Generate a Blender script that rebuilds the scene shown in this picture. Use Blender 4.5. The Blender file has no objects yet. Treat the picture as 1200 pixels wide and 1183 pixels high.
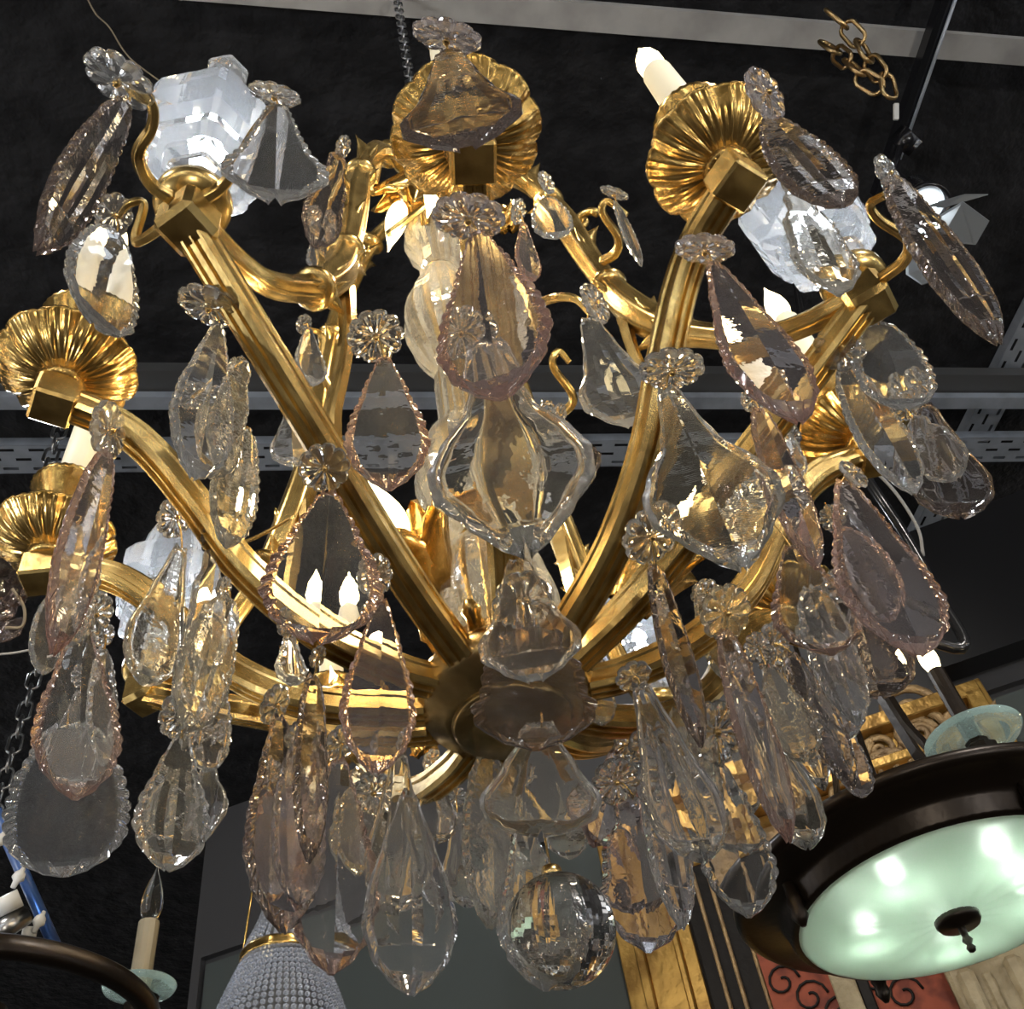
import bpy, bmesh, math, random
from math import sin, cos, pi, sqrt, radians
from mathutils import Vector as V, Matrix
rnd = random.Random(7)
SC = bpy.context.scene
COL = SC.collection
# ------------------------------------------------------------------ camera
F = 1200.0
CAM = V((0, 0, 1.6))
_up = V((-200, -1011.5, F)).normalized()
_z = V((0, 0, 1)); _h = (_z - _up * _z.dot(_up)).normalized(); _r = _h.cross(_up)
# camera axes (image right, image down, forward) written in world coordinates
AX = V((_r.x, _h.x, _up.x)); AY = V((_r.y, _h.y, _up.y)); AZ = V((_r.z, _h.z, _up.z))
cam = bpy.data.cameras.new('camera'); cam_o = bpy.data.objects.new('camera', cam); COL.objects.link(cam_o)
rot = Matrix((AX, -AY, -AZ)).transposed()
cam_o.matrix_world = Matrix.Translation(CAM) @ rot.to_4x4()
cam.sensor_fit = 'HORIZONTAL'; cam.sensor_width = 36.0; cam.lens = 36.0 * F / 1200.0
cam.clip_start = 0.02; cam.clip_end = 100
SC.camera = cam_o
# ------------------------------------------------------------------ world, lights, exposure
def nodes(tree):
    tree.nodes.clear()
    def N(t, **k):
        n = tree.nodes.new(t)
        for a, b in k.items():
            if a in n.inputs: n.inputs[a].default_value = b
            else: setattr(n, a, b)
        return n
    return N, tree.links.new
W = bpy.data.worlds.new('showroom'); SC.world = W; W.use_nodes = True
N, Lk = nodes(W.node_tree)
tc = N('ShaderNodeTexCoord'); vo = N('ShaderNodeTexVoronoi', Scale=12.0); vo.inputs['Randomness'].default_value = 0.9
Lk(tc.outputs['Generated'], vo.inputs['Vector'])
mr = N('ShaderNodeMapRange'); mr.inputs['From Min'].default_value = 0.17; mr.inputs['From Max'].default_value = 0.11
Lk(vo.outputs['Distance'], mr.inputs['Value'])
cr = N('ShaderNodeValToRGB'); e = cr.color_ramp.elements
e[0].color = (1.0, 0.78, 0.5, 1); e[1].color = (0.75, 0.86, 1.0, 1); e[0].position = 0.30; e[1].position = 0.45
sp = N('ShaderNodeSeparateColor'); Lk(vo.outputs['Color'], sp.inputs[0]); Lk(sp.outputs[0], cr.inputs[0])
mul = N('ShaderNodeMath', operation='MULTIPLY'); Lk(mr.outputs[0], mul.inputs[0]); mul.inputs[1].default_value = 60.0
bg1 = N('ShaderNodeBackground'); Lk(cr.outputs[0], bg1.inputs[0]); Lk(mul.outputs[0], bg1.inputs[1])
nz = N('ShaderNodeTexNoise', Scale=3.0, Detail=3.0); Lk(tc.outputs['Generated'], nz.inputs['Vector'])
cr2 = N('ShaderNodeValToRGB'); e = cr2.color_ramp.elements
e[0].color = (0.045, 0.045, 0.046, 1); e[1].color = (0.80, 0.78, 0.76, 1); e[0].position = 0.40; e[1].position = 0.68
Lk(nz.outputs[0], cr2.inputs[0])
bg2 = N('ShaderNodeBackground', Strength=0.9); Lk(cr2.outputs[0], bg2.inputs[0])
ad = N('ShaderNodeAddShader'); Lk(bg1.outputs[0], ad.inputs[0]); Lk(bg2.outputs[0], ad.inputs[1])
wo = N('ShaderNodeOutputWorld'); Lk(ad.outputs[0], wo.inputs[0])
SC.view_settings.view_transform = 'Standard'; SC.view_settings.look = 'None'
SC.view_settings.gamma = 1.0; SC.view_settings.use_curve_mapping = False
SC.view_settings.exposure = 0.48
def lamp(kind, name, loc, power, color, target=None, size=0.1, angle=40):
    d = bpy.data.lights.new(name, kind); d.energy = power; d.color = color
    if kind == 'SPOT': d.spot_size = radians(angle); d.spot_blend = 0.6; d.shadow_soft_size = size
    elif kind == 'AREA': d.size = size
    else: d.shadow_soft_size = size
    o = bpy.data.objects.new(name, d); COL.objects.link(o); o.location = loc
    if target: o.rotation_euler = (V(target) - V(loc)).to_track_quat('-Z', 'Y').to_euler()
    return o
CX, CY = -0.044, 0.836
ctr = (CX, CY, 2.6)
lamp('SPOT', 'track_spot_light', (-1.8, -1.2, 4.6), 170, (1, .93, .82), ctr, .05, 50)
lamp('SPOT', 'track_spot_light', (1.9, -0.9, 4.5), 170, (1, .95, .88), ctr, .05, 50)
lamp('SPOT', 'track_spot_light', (-2.2, 2.6, 4.6), 130, (.9, .95, 1), ctr, .05, 50)
lamp('SPOT', 'track_spot_light', (0.3, -1.6, 0.9), 36, (1, .9, .75), ctr, .10, 70)  # stands low behind the camera, off the ceiling track, aimed upward
lamp('SPOT', 'track_spot_light', (0.2, 0.9, 4.9), 60, (1, .95, .88), (0, 3.6, 2.8), .05, 80)
lamp('SPOT', 'floor_uplight', (2.2, -1.5, 1.0), 120, (1, .96, .9), (1.2, 1.8, 5.2), .1, 70)  # unseen fill spot added low down to lift the dark ceiling and rails
lamp('SPOT', 'floor_uplight', (-2.4, -1.0, 1.0), 120, (.95, .97, 1), (-1.0, 2.2, 5.2), .1, 70)  # second added fill spot for the ceiling, from the left

# ------------------------------------------------------------------ helpers
def ray(px, py):
    return ((AX * (px - 600) + AY * (py - 591.5) + AZ * F)).normalized()
def at(px, py, t): return CAM + ray(px, py) * t
def atz(px, py, z):
    d = ray(px, py); return CAM + d * ((z - CAM.z) / d.z)
def tag(o, label=None, cat=None, group=None, kind=None):
    if label: o['label'] = label
    if cat: o['category'] = cat
    if group: o['group'] = group
    if kind: o['kind'] = kind
    return o
def empty(name, loc, label, cat, group=None):
    o = bpy.data.objects.new(name, None); COL.objects.link(o); o.location = loc
    o.empty_display_size = 0.05
    return tag(o, label, cat, group)
class MB:
    def __init__(s): s.v = []; s.f = []; s.m = []; s.s = []
    def add(s, vs, fs, mi=0, smooth=True):
        b = len(s.v); s.v += [tuple(q) for q in vs]
        for f in fs: s.f.append([b + i for i in f]); s.m.append(mi); s.s.append(smooth)
    def build(s, name, mats, parent=None, label=None, kind=None):
        me = bpy.data.meshes.new(name); org = V((0, 0, 0))
        n = len(s.v)
        if n:
            org = V((sum(q[0] for q in s.v) / n, sum(q[1] for q in s.v) / n, sum(q[2] for q in s.v) / n))
        me.from_pydata([(q[0] - org.x, q[1] - org.y, q[2] - org.z) for q in s.v], [], s.f)
        if not isinstance(mats, (list, tuple)): mats = [mats]
        for m in mats: me.materials.append(m)
        me.polygons.foreach_set('material_index', s.m); me.polygons.foreach_set('use_smooth', s.s)
        me.validate(); me.update()
        bb = bmesh.new(); bb.from_mesh(me); bmesh.ops.recalc_face_normals(bb, faces=bb.faces); bb.to_mesh(me); bb.free()
        o = bpy.data.objects.new(name, me); COL.objects.link(o)
        if parent is None: o.location = org
        else:
            o.parent = parent
            o.location = org - WORG[parent.name]
        WORG[o.name] = org
        if label: o['label'] = label
        if kind: o['kind'] = kind
        return o
WORG = {}
def thing(name, loc, label, cat, group=None):
    o = empty(name, loc, label, cat, group); WORG[o.name] = V(loc); return o
def spline(pts, n=8):
    P = [V(p) for p in pts]; P = [P[0] * 2 - P[1]] + P + [P[-1] * 2 - P[-2]]; out = []
    for i in range(1, len(P) - 2):
        for k in range(n):
            t = k / n; a, b, c, d = P[i - 1], P[i], P[i + 1], P[i + 2]
            out.append(0.5 * ((2 * b) + (c - a) * t + (2 * a - 5 * b + 4 * c - d) * t * t + (3 * b - a - 3 * c + d) * t ** 3))
    out.append(P[-2]); return out
def circ(n=10, r=1.0): return [(r * cos(2 * pi * i / n), r * sin(2 * pi * i / n)) for i in range(n)]
def sweep(mb, path, sec, scale=1.0, side=None, mi=0, smooth=True, cap=True):
    n = len(path); m = len(sec); vs = []
    prev = None
    for i, p in enumerate(path):
        t = (path[min(i + 1, n - 1)] - path[max(i - 1, 0)]).normalized()
        if side is not None: s = (side - t * side.dot(t)).normalized()
        else:
            if prev is None:
                prev = V((0, 0, 1)) if abs(t.z) < 0.9 else V((1, 0, 0))
            s = (prev - t * prev.dot(t)).normalized(); prev = s
        u = s.cross(t); k = scale(i / (n - 1)) if callable(scale) else scale
        for a, b in sec: vs.append(p + s * (a * k) + u * (b * k))
    fs = [[i * m + j, i * m + (j + 1) % m, (i + 1) * m + (j + 1) % m, (i + 1) * m + j] for i in range(n - 1) for j in range(m)]
    if cap: fs += [list(range(m))[::-1], [(n - 1) * m + j for j in range(m)]]
    mb.add(vs, fs, mi, smooth)
def frame(axis):
    a = V(axis).normalized(); x = a.orthogonal().normalized() if abs(a.z) < .999 else V((1, 0, 0))
    return x, a.cross(x), a
def lathe(mb, c, prof, n=24, axis=(0, 0, 1), mod=None, mi=0, smooth=True, rot=0.0, cap=True):
    x, y, a = frame(axis); c = V(c); vs = []
    for (r, z) in prof:
        for i in range(n):
            th = 2 * pi * i / n + rot; rr, zz = (mod(r, z, th) if mod else (r, z))
            vs.append(c + x * (rr * cos(th)) + y * (rr * sin(th)) + a * zz)
    k = len(prof)
    fs = [[j * n + i, j * n + (i + 1) % n, (j + 1) * n + (i + 1) % n, (j + 1) * n + i] for j in range(k - 1) for i in range(n)]
    if cap: fs += [list(range(n))[::-1], [(k - 1) * n + i for i in range(n)]]
    mb.add(vs, fs, mi, smooth)
def box(mb, c, X, Y, Z, ch=0.0, mi=0):
    c = V(c); X = V(X); Y = V(Y); Z = V(Z)   # half extents as vectors
    if ch <= 0:
        vs = [c + X * a + Y * b + Z * d for d in (-1, 1) for a, b in ((-1, -1), (1, -1), (1, 1), (-1, 1))]
        mb.add(vs, [[3, 2, 1, 0], [4, 5, 6, 7], [0, 1, 5, 4], [1, 2, 6, 5], [2, 3, 7, 6], [3, 0, 4, 7]], mi, False); return
    kx, ky, kz = 1 - ch / X.length, 1 - ch / Y.length, 1 - ch / Z.length
    vs = []; idx = {}
    for sx in (-1, 1):
        for sy in (-1, 1):
            for sz in (-1, 1):
                for q, (a, b, d) in enumerate(((1, ky, kz), (kx, 1, kz), (kx, ky, 1))):
                    idx[(sx, sy, sz, q)] = len(vs); vs.append(c + X * (sx * a) + Y * (sy * b) + Z * (sz * d))
    fs = []
    for s in (-1, 1):
        for q in range(3):
            o = [(-1, -1), (1, -1), (1, 1), (-1, 1)]
            f = []
            for a, b in o:
                k = [a, b]; k.insert(q, s); f.append(idx[(*k, q)])
            fs.append(f)
    for q in range(3):      # edges
        a, b = [i for i in range(3) if i != q]
        for sa in (-1, 1):
            for sb in (-1, 1):
                def K(sq, w):
                    k = [0, 0, 0]; k[q] = sq; k[a] = sa; k[b] = sb; return idx[(*k, w)]
                fs.append([K(-1, a), K(1, a), K(1, b), K(-1, b)])
    for sx in (-1, 1):
        for sy in (-1, 1):
            for sz in (-1, 1): fs.append([idx[(sx, sy, sz, q)] for q in range(3)])
    mb.add(vs, fs, mi, False)

# ------------------------------------------------------------------ materials
def mat(name, base=(.8, .8, .8), metal=0, rough=.5, trans=0, ior=1.5, emit=None, es=0, bump=None, var=None, spec=.5, veil=0, vcol=(.85, .86, .88)):
    m = bpy.data.materials.new(name); m.use_nodes = True; N, Lk = nodes(m.node_tree)
    b = N('ShaderNodeBsdfPrincipled'); o = N('ShaderNodeOutputMaterial'); Lk(b.outputs[0], o.inputs[0])
    b.inputs['Base Color'].default_value = (*base, 1); b.inputs['Metallic'].default_value = metal
    b.inputs['Roughness'].default_value = rough; b.inputs['Transmission Weight'].default_value = trans
    b.inputs['IOR'].default_value = ior; b.inputs['Specular IOR Level'].default_value = spec
    if veil:    # whitish haze mixed in to brighten dark glass, plus fine dust and scratches
        df = N('ShaderNodeBsdfDiffuse'); df.inputs[0].default_value = (*vcol, 1); tl = N('ShaderNodeBsdfTranslucent'); tl.inputs[0].default_value = (*vcol, 1)
        mx1 = N('ShaderNodeMixShader'); mx1.inputs[0].default_value = .5; Lk(df.outputs[0], mx1.inputs[1]); Lk(tl.outputs[0], mx1.inputs[2])
        tv = N('ShaderNodeTexCoord'); nv = N('ShaderNodeTexNoise', Scale=400.0, Detail=4.0); Lk(tv.outputs['Object'], nv.inputs['Vector'])
        mv = N('ShaderNodeMapRange'); mv.inputs['From Min'].default_value = .35; mv.inputs['From Max'].default_value = .7; mv.inputs['To Min'].default_value = veil * .8; mv.inputs['To Max'].default_value = veil * 1.25
        Lk(nv.outputs[0], mv.inputs[0]); mx2 = N('ShaderNodeMixShader'); Lk(mv.outputs[0], mx2.inputs[0]); Lk(b.outputs[0], mx2.inputs[1]); Lk(mx1.outputs[0], mx2.inputs[2]); Lk(mx2.outputs[0], o.inputs[0])
    if emit: b.inputs['Emission Color'].default_value = (*emit, 1); b.inputs['Emission Strength'].default_value = es
    if var or bump: tcn = N('ShaderNodeTexCoord')
    if var:     # (second colour, scale, position low, position high)
        nn = N('ShaderNodeTexNoise', Scale=var[1], Detail=5.0); Lk(tcn.outputs['Object'], nn.inputs['Vector'])
        c = N('ShaderNodeValToRGB'); c.color_ramp.elements[0].color = (*base, 1); c.color_ramp.elements[1].color = (*var[0], 1)
        c.color_ramp.elements[0].position = var[2]; c.color_ramp.elements[1].position = var[3]
        Lk(nn.outputs[0], c.inputs[0]); Lk(c.outputs[0], b.inputs['Base Color'])
    if bump:
        n2 = N('ShaderNodeTexNoise', Scale=bump[0], Detail=3.0); Lk(tcn.outputs['Object'], n2.inputs['Vector'])
        bm = N('ShaderNodeBump', Strength=bump[1], Distance=bump[2]); Lk(n2.outputs[0], bm.inputs['Height']); Lk(bm.outputs[0], b.inputs['Normal'])
    return m
M = {}
M['gilt'] = mat('gilt_bronze', (.69, .49, .18), .93, .27, bump=(90, .12, .002), var=((.36, .23, .075), 26, .42, .70))
M['gilt_dark'] = mat('aged_bronze', (.46, .32, .13), .92, .27, bump=(60, .12, .002), var=((.22, .15, .06), 18, .4, .7))
M['gilt_pan'] = mat('burnished_gilt', (.64, .42, .14), .95, .24, bump=(120, .25, .0015), var=((.30, .18, .045), 36, .42, .66))
M['wire'] = mat('brass_wire', (.8, .55, .22), 1, .25)
M['clear'] = mat('clear_crystal', (1, 1, 1), 0, .003, 1, 1.55, bump=(30, .05, .002), veil=.045, vcol=(.88, .91, .95))
M['warm'] = mat('yellowish_crystal', (.995, .985, .94), 0, .005, 1, 1.55, bump=(40, .1, .002), veil=.055, vcol=(.9, .89, .80))
M['lav'] = mat('lavender_crystal', (.985, .955, .975), 0, .005, 1, 1.55, bump=(40, .07, .002), veil=.05, vcol=(.85, .80, .84))
M['pink'] = mat('rose_crystal', (.95, .78, .71), 0, .01, 1, 1.55, bump=(100, .25, .002), veil=.10, vcol=(.72, .42, .35))
M['smoke'] = mat('smoky_crystal', (.91, .885, .89), 0, .005, 1, 1.55, bump=(50, .12, .002), veil=.035, vcol=(.65, .58, .56))
M['smokerim'] = mat('smoky_crystal_edge', (.78, .70, .67), 0, .01, 1, 1.55, bump=(100, .2, .002), veil=.05, vcol=(.5, .38, .34))
M['rippled'] = mat('rippled_crystal', (.985, .98, .94), 0, .01, 1, 1.55, bump=(55, .35, .003), veil=.06, vcol=(.85, .84, .78))
M['rim'] = mat('cut_crystal_edge', (1, 1, 1), 0, .003, 1, 1.55, bump=(90, .18, .002), veil=.075, vcol=(.9, .93, .96))
M['ballglass'] = mat('ball_crystal', (1, 1, 1), 0, .0, 1, 1.55)
M['frost'] = mat('moulded_glass', (.99, .995, 1.0), 0, .01, 1, 1.5, bump=(22, .12, .003), veil=.11, vcol=(.88, .93, 1))
M['stemglass'] = mat('pressed_glass', (.98, .97, .92), 0, .04, 1, 1.5, bump=(90, .3, .003), veil=.20, vcol=(.9, .86, .74))
M['candle'] = mat('ivory_candle_sleeve', (.86, .80, .62), 0, .5, emit=(1, .8, .5), es=.0)
M['bulb'] = mat('lit_bulb', (1, .9, .7), 0, .3, emit=(1, .80, .42), es=6)
M['bulbtip'] = mat('bulb_glass', (1, .97, .9), 0, .02, 1, 1.3)
M['led'] = mat('cool_led', (1, 1, 1), 0, .3, emit=(.82, .9, 1), es=3)  # emission for the cores added inside the obelisks
M['ceil'] = mat('black_ceiling', (.0095, .0095, .0105), 0, .8, bump=(14, .9, .03), var=((.024, .024, .026), 6, .4, .75), spec=.2)
M['wallframe'] = mat('charcoal_paint', (.043, .043, .046), 0, .6)
M['wallpanel'] = mat('slate_green_paint', (.055, .067, .064), 0, .6)
M['black'] = mat('black_paint', (.006, .006, .007), 0, .45)
M['blackgloss'] = mat('black_gloss', (.01, .01, .012), 0, .2)
M['rail'] = mat('dusty_white_rail', (.42, .41, .39), 0, .55, var=((.26, .25, .24), 5, .4, .7))
M['rail2'] = mat('dark_grey_rail', (.06, .06, .06), 0, .5)
M['galv'] = mat('galvanised_steel', (.42, .46, .52), .5, .45, var=((.3, .33, .37), 9, .4, .7))
M['steel'] = mat('steel_chain', (.42, .42, .42), 1, .28)
M['brasschain'] = mat('aged_brass_chain', (.52, .36, .17), 1, .32)
M['bronze'] = mat('dark_bronze', (.020, .014, .010), .6, .33, bump=(70, .2, .002))
M['dish'] = mat('green_frosted_glass', (.88, .96, .88), 0, .3, 1, 1.45, bump=(8, .3, .01), veil=.62, vcol=(.80, .95, .82))
M['disc'] = mat('aqua_glass', (.84, .98, .96), 0, .03, 1, 1.45, veil=.22, vcol=(.75, .97, .94))
M['vane'] = mat('grey_metal_vane', (.25, .27, .29), .3, .5)
M['lamp'] = mat('spot_lens', (1, 1, 1), 0, .3, emit=(.85, .95, 1), es=20)
M['goldleaf'] = mat('gilded_wood', (.56, .34, .09), .7, .36, bump=(25, .5, .01), var=((.26, .14, .035), 9, .42, .68))
M['carved'] = mat('worn_carved_gilding', (.42, .28, .13), .35, .5, bump=(30, .8, .02), var=((.20, .13, .07), 12, .4, .65))
M['darkwood'] = mat('dark_carved_wood', (.010, .008, .007), 0, .55, bump=(20, .5, .01), var=((.04, .03, .022), 7, .6, .8), spec=.2)
M['red'] = mat('red_brocade', (.30, .07, .035), 0, .8, var=((.16, .035, .02), 14, .45, .6))
M['cream'] = mat('cream_carved_wood', (.42, .35, .22), 0, .6, bump=(25, .8, .02), var=((.22, .17, .09), 10, .4, .7))
M['bluepipe'] = mat('blue_plastic', (.05, .12, .35), 0, .3, .3)
M['white'] = mat('white_plastic', (.62, .62, .60), 0, .45)
M['bead'] = mat('bead_glass', (.85, .90, 1.0), .0, .04, .82, 1.55)
M['oldsleeve'] = mat('aged_candle_sleeve', (.20, .175, .12), 0, .5)
M['cable'] = mat('black_cable', (.012, .012, .013), 0, .22)
M['cord'] = mat('thin_cord', (.25, .2, .13), 0, .5)

# ------------------------------------------------------------------ the setting
mb = MB(); box(mb, (0, 6, 5.35), (16, 0, 0), (0, 16, 0), (0, 0, .05)); tag(mb.build('ceiling', M['ceil']), kind='structure')
mb = MB(); box(mb, (0, -1, -.05), (9, 0, 0), (0, 11, 0), (0, 0, .05)); 
M['floor'] = mat('dark_floor', (.10, .085, .07), 0, .3)
tag(mb.build('floor', M['floor']), kind='structure')
# partition wall, found from its horizontal seam at 3.6 m
S0, S1 = atz(240, 1130, 3.6), atz(1180, 812, 3.6)
WD = (S1 - S0).normalized(); WN = V((WD.y, -WD.x, 0))
if WN.dot(CAM - S0) < 0: WN = -WN
def wp(px, py, off=0.0):
    d = ray(px, py); o = S0 + WN * off
    return CAM + d * ((o - CAM).dot(WN) / d.dot(WN))
def wbox(mb, s0, s1, z0, z1, off0, off1, mi=0, ch=0):   # a box on the wall; s along the wall from S0, off = distance in front
    c = S0 + WD * ((s0 + s1) / 2) + WN * ((off0 + off1) / 2); c.z = (z0 + z1) / 2
    box(mb, c, WD * abs(s1 - s0) / 2, WN * abs(off1 - off0) / 2, V((0, 0, abs(z1 - z0) / 2)), ch, mi)
def ws(p): return (p - S0).dot(WD)
pT = wp(245, 955); topz = pT.z; sL = ws(pT)
sP = 0.0
mb = MB()
wbox(mb, sL, 9, 3.63, topz, -.25, 0); wbox(mb, sL, sP - .02, 0, 3.63, -.25, 0); wbox(mb, sP - .02, 9, 0, 3.63, -.25, -.03, 0)
tag(mb.build('wall_back', M['wallframe']), kind='structure')
mb = MB(); wbox(mb, sP, 9, 0, 3.60, -.029, -.008); tag(mb.build('trim_1', M['wallpanel']), kind='structure')
mb = MB(); box(mb, (0, 8.2, 2.6), (9, 0, 0), (0, .05, 0), (0, 0, 2.6)); tag(mb.build('wall_far', M['black']), kind='structure')
pB = wp(1085, 790); mb = MB(); wbox(mb, ws(pB), 9, wp(1150, 767, .12).z, topz + .03, .02, .12)
tag(mb.build('trim_2', M['black']), kind='structure')

# ------------------------------------------------------------------ ceiling rails and trays
def railbar(name, p, q, w, h, m, label, cat='rail', ext=.6, lip=True, z_off=0):
    p = V(p); q = V(q); d = (q - p).normalized(); p -= d * ext; q += d * ext; s = V((d.y, -d.x, 0)).normalized()
    c = (p + q) / 2; mb = MB()
    sec = [(-w / 2, 0), (w / 2, 0), (w / 2, h), (w / 2 - .004, h), (w / 2 - .004, .004), (-w / 2 + .004, .004), (-w / 2 + .004, h), (-w / 2, h)]
    sweep(mb, [p, q], [(a, b) for a, b in sec], 1, s, 0, False)
    # keep 'u' upward: section was drawn for u = s x t
    o = mb.build(name, m); tag(o, label, cat); return o
Z1 = 5.1
def hang_rods(pts, m): pass
railbar('ceiling_rail', atz(430, 0, Z1), atz(1200, 62, Z1), .085, .04, M['rail'], 'pale dusty metal rail crossing the top of the ceiling beneath the brass chain')
railbar('ceiling_rail', atz(0, 473, Z1), atz(1200, 473, Z1), .06, .04, M['galv'], 'narrow grey metal rail crossing mid ceiling just above the slotted tray')
railbar('ceiling_rail', atz(0, 448, Z1 + .05), atz(1200, 452, Z1 + .05), .11, .06, M['rail2'], 'dark grey rail on the ceiling behind the narrow grey rail')
railbar('lighting_track', atz(1119, -20, Z1 - .1), atz(1048, 185, Z1 - .1), .045, .045, M['blackgloss'], 'glossy black lighting track running from top edge to the spotlight', 'track', .15)
def tray(name, p, q, w, label, rows=3, ext=.6):
    p = V(p); q = V(q); d = (q - p).normalized(); p -= d * ext; q += d * ext; s = V((d.y, -d.x, 0)).normalized()
    Ltot = (q - p).length; mb = MB(); cell = .115; n = int(Ltot / cell); rw = w / rows
    def P(a, b, z=0): return p + d * a + s * (b - w / 2) + V((0, 0, z))
    for r_ in range(rows):
        off = cell / 2 if r_ % 2 else 0
        for i in range(n):
            a0 = i * cell + off; a1 = a0 + cell; b0 = r_ * rw; b1 = b0 + rw
            h0, h1 = a0 + .028, a1 - .028; g0, g1 = b0 + rw * .36, b1 - rw * .36
            vs = [P(a0, b0), P(a1, b0), P(a1, b1), P(a0, b1), P(h0, g0), P(h1, g0), P(h1, g1), P(h0, g1)]
            mb.add(vs, [[0, 1, 5, 4], [1, 2, 6, 5], [2, 3, 7, 6], [3, 0, 4, 7]], 0, False)
    for b in (0, w):
        c = P(Ltot / 2, b, .025); box(mb, c, d * Ltot / 2, s * .0015, V((0, 0, .025)))
    o = mb.build(name, M['galv'], label=label); o['category'] = 'cable tray'; return o
tray('cable_tray', atz(0, 539, Z1), atz(1200, 527, Z1), .14, 'slotted metal cable tray running left to right behind the chandelier')
tray('cable_tray', atz(1192, 420, Z1 + .13), atz(1085, 625, Z1 + .13), .15, 'slotted metal cable tray slanting down the right side of the ceiling', ext=.7)

# ------------------------------------------------------------------ chains, cords, cables
def chain_links(path, a, b, r, seg=14):
    # returns one MB per link; path: points; a: half length; b: half width; r: wire radius
    out = []; total = [0]
    for i in range(1, len(path)): total.append(total[-1] + (path[i] - path[i - 1]).length)
    def P(s):
        for i in range(1, len(path)):
            if s <= total[i] or i == len(path) - 1:
                k = (s - total[i - 1]) / max(1e-9, total[i] - total[i - 1]); return path[i - 1].lerp(path[i], k)
    pitch = 2 * a - 2.6 * r; s = a; k = 0
    while s < total[-1]:
        c = P(s); t = (P(min(s + a * .5, total[-1])) - P(max(0, s - a * .5))).normalized()
        x = t.cross(V((.3, -.8, .5))).normalized(); y = t.cross(x)
        if k % 2: x, y = y, x
        pts = []
        for i in range(seg):
            th = 2 * pi * i / seg; ct, st = cos(th), sin(th)
            e = (a - b); pts.append(c + t * ((e if ct > 0 else -e) * (1 if abs(ct) > 1e-6 else 0) + b * ct) + x * (b * st))
        mb = MB(); loop = pts + [pts[0], pts[1]]
        vs = []; m = 6
        for i in range(seg):
            tt = (pts[(i + 1) % seg] - pts[i - 1]).normalized(); u = tt.cross(y).normalized()
            for j in range(m):
                vs.append(pts[i] + (u * cos(2 * pi * j / m) + y * sin(2 * pi * j / m)) * r)
        fs = [[i * m + j, i * m + (j + 1) % m, ((i + 1) % seg) * m + (j + 1) % m, ((i + 1) % seg) * m + j] for i in range(seg) for j in range(m)]
        mb.add(vs, fs); out.append(mb); s += pitch; k += 1
    return out
def chain(name, path, a, b, r, m, label, parts=True, cat='chain'):
    ls = chain_links(path, a, b, r)
    if parts:
        t = thing(name, path[0], label, cat)
        for l in ls[:100]: l.build('chain_link', m, t)
    else:
        mb = MB()
        for l in ls: mb.add(l.v, l.f)
        t = mb.build(name, m); tag(t, label, cat)
    return t
bp = spline([at(968, 12, 3.3), at(1000, 40, 3.25), at(1016, 66, 3.2), at(1034, 92, 3.15), at(1042, 104, 3.13), at(1018, 96, 3.14), at(1000, 78, 3.18), at(968, 52, 3.3)], 6)
chain('brass_chain', bp, .042, .023, .006, M['brasschain'], 'slack loop of aged brass chain hanging from the ceiling at top right')
def vline(px, py, t, z0, z1, n=14):
    p = at(px, py, t); return [V((p.x, p.y, z0 + (z1 - z0) * i / n)) for i in range(n + 1)]

# ------------------------------------------------------------------ THE CHANDELIER
T = V((CX, CY, 1.6))
def pol(az, rho, z):
    a = radians(az); return V((CX + rho * cos(a), CY + rho * sin(a), 1.6 + z))
CH = thing('crystal_chandelier', (CX, CY, 1.6 + .64), 'large gilt bronze cage chandelier hung with clear, rose and smoky crystal pendants', 'chandelier')
AZS = [-114, -81.3, -50.4, -25.6, .4, 36, 66, 96, 126, 160.9, -172.3, -143.6]
REACH = [.496, .466, .502, .515, .491, .505, .505, .505, .505, .51, .52, .497]
PROF_C = [(.085, .672), (.13, .676), (.21, .702), (.285, .758), (.345, .835), (.395, .893), (.44, .924), (.50, .935), (.522, .935)]
PROF_O = [(.085, .676), (.15, .702), (.22, .742), (.32, .81), (.40, .862), (.46, .903), (.50, .930)]
SEC = [(-.5, -.36), (-.36, -.5), (-.28, -.5), (-.24, -.36), (-.07, -.36), (-.03, -.5), (.03, -.5), (.07, -.36), (.24, -.36), (.28, -.5), (.36, -.5), (.5, -.36),
       (.5, -.2), (.44, -.14), (.44, .14), (.5, .2), (.5, .38), (.38, .5), (-.38, .5), (-.5, .38), (-.5, .2), (-.44, .14), (-.44, -.14), (-.5, -.2)]
def fluted(k, a):
    return lambda r, z, th: (r * (1 + a * cos(k * th)), z)
def bulb(parent, p, ax, s=1.0, lit=True, mkey='bulb'):
    mb = MB()
    pr = [(.008, 0), (.0125, .008), (.0158, .022), (.0160, .034), (.0135, .050), (.0085, .066), (.0035, .080), (.0008, .092)]
    lathe(mb, p, [(r * s, z * s) for r, z in pr], 16, ax)
    return mb.build('bulb', M[mkey], parent)
LIGHTS = []
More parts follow.
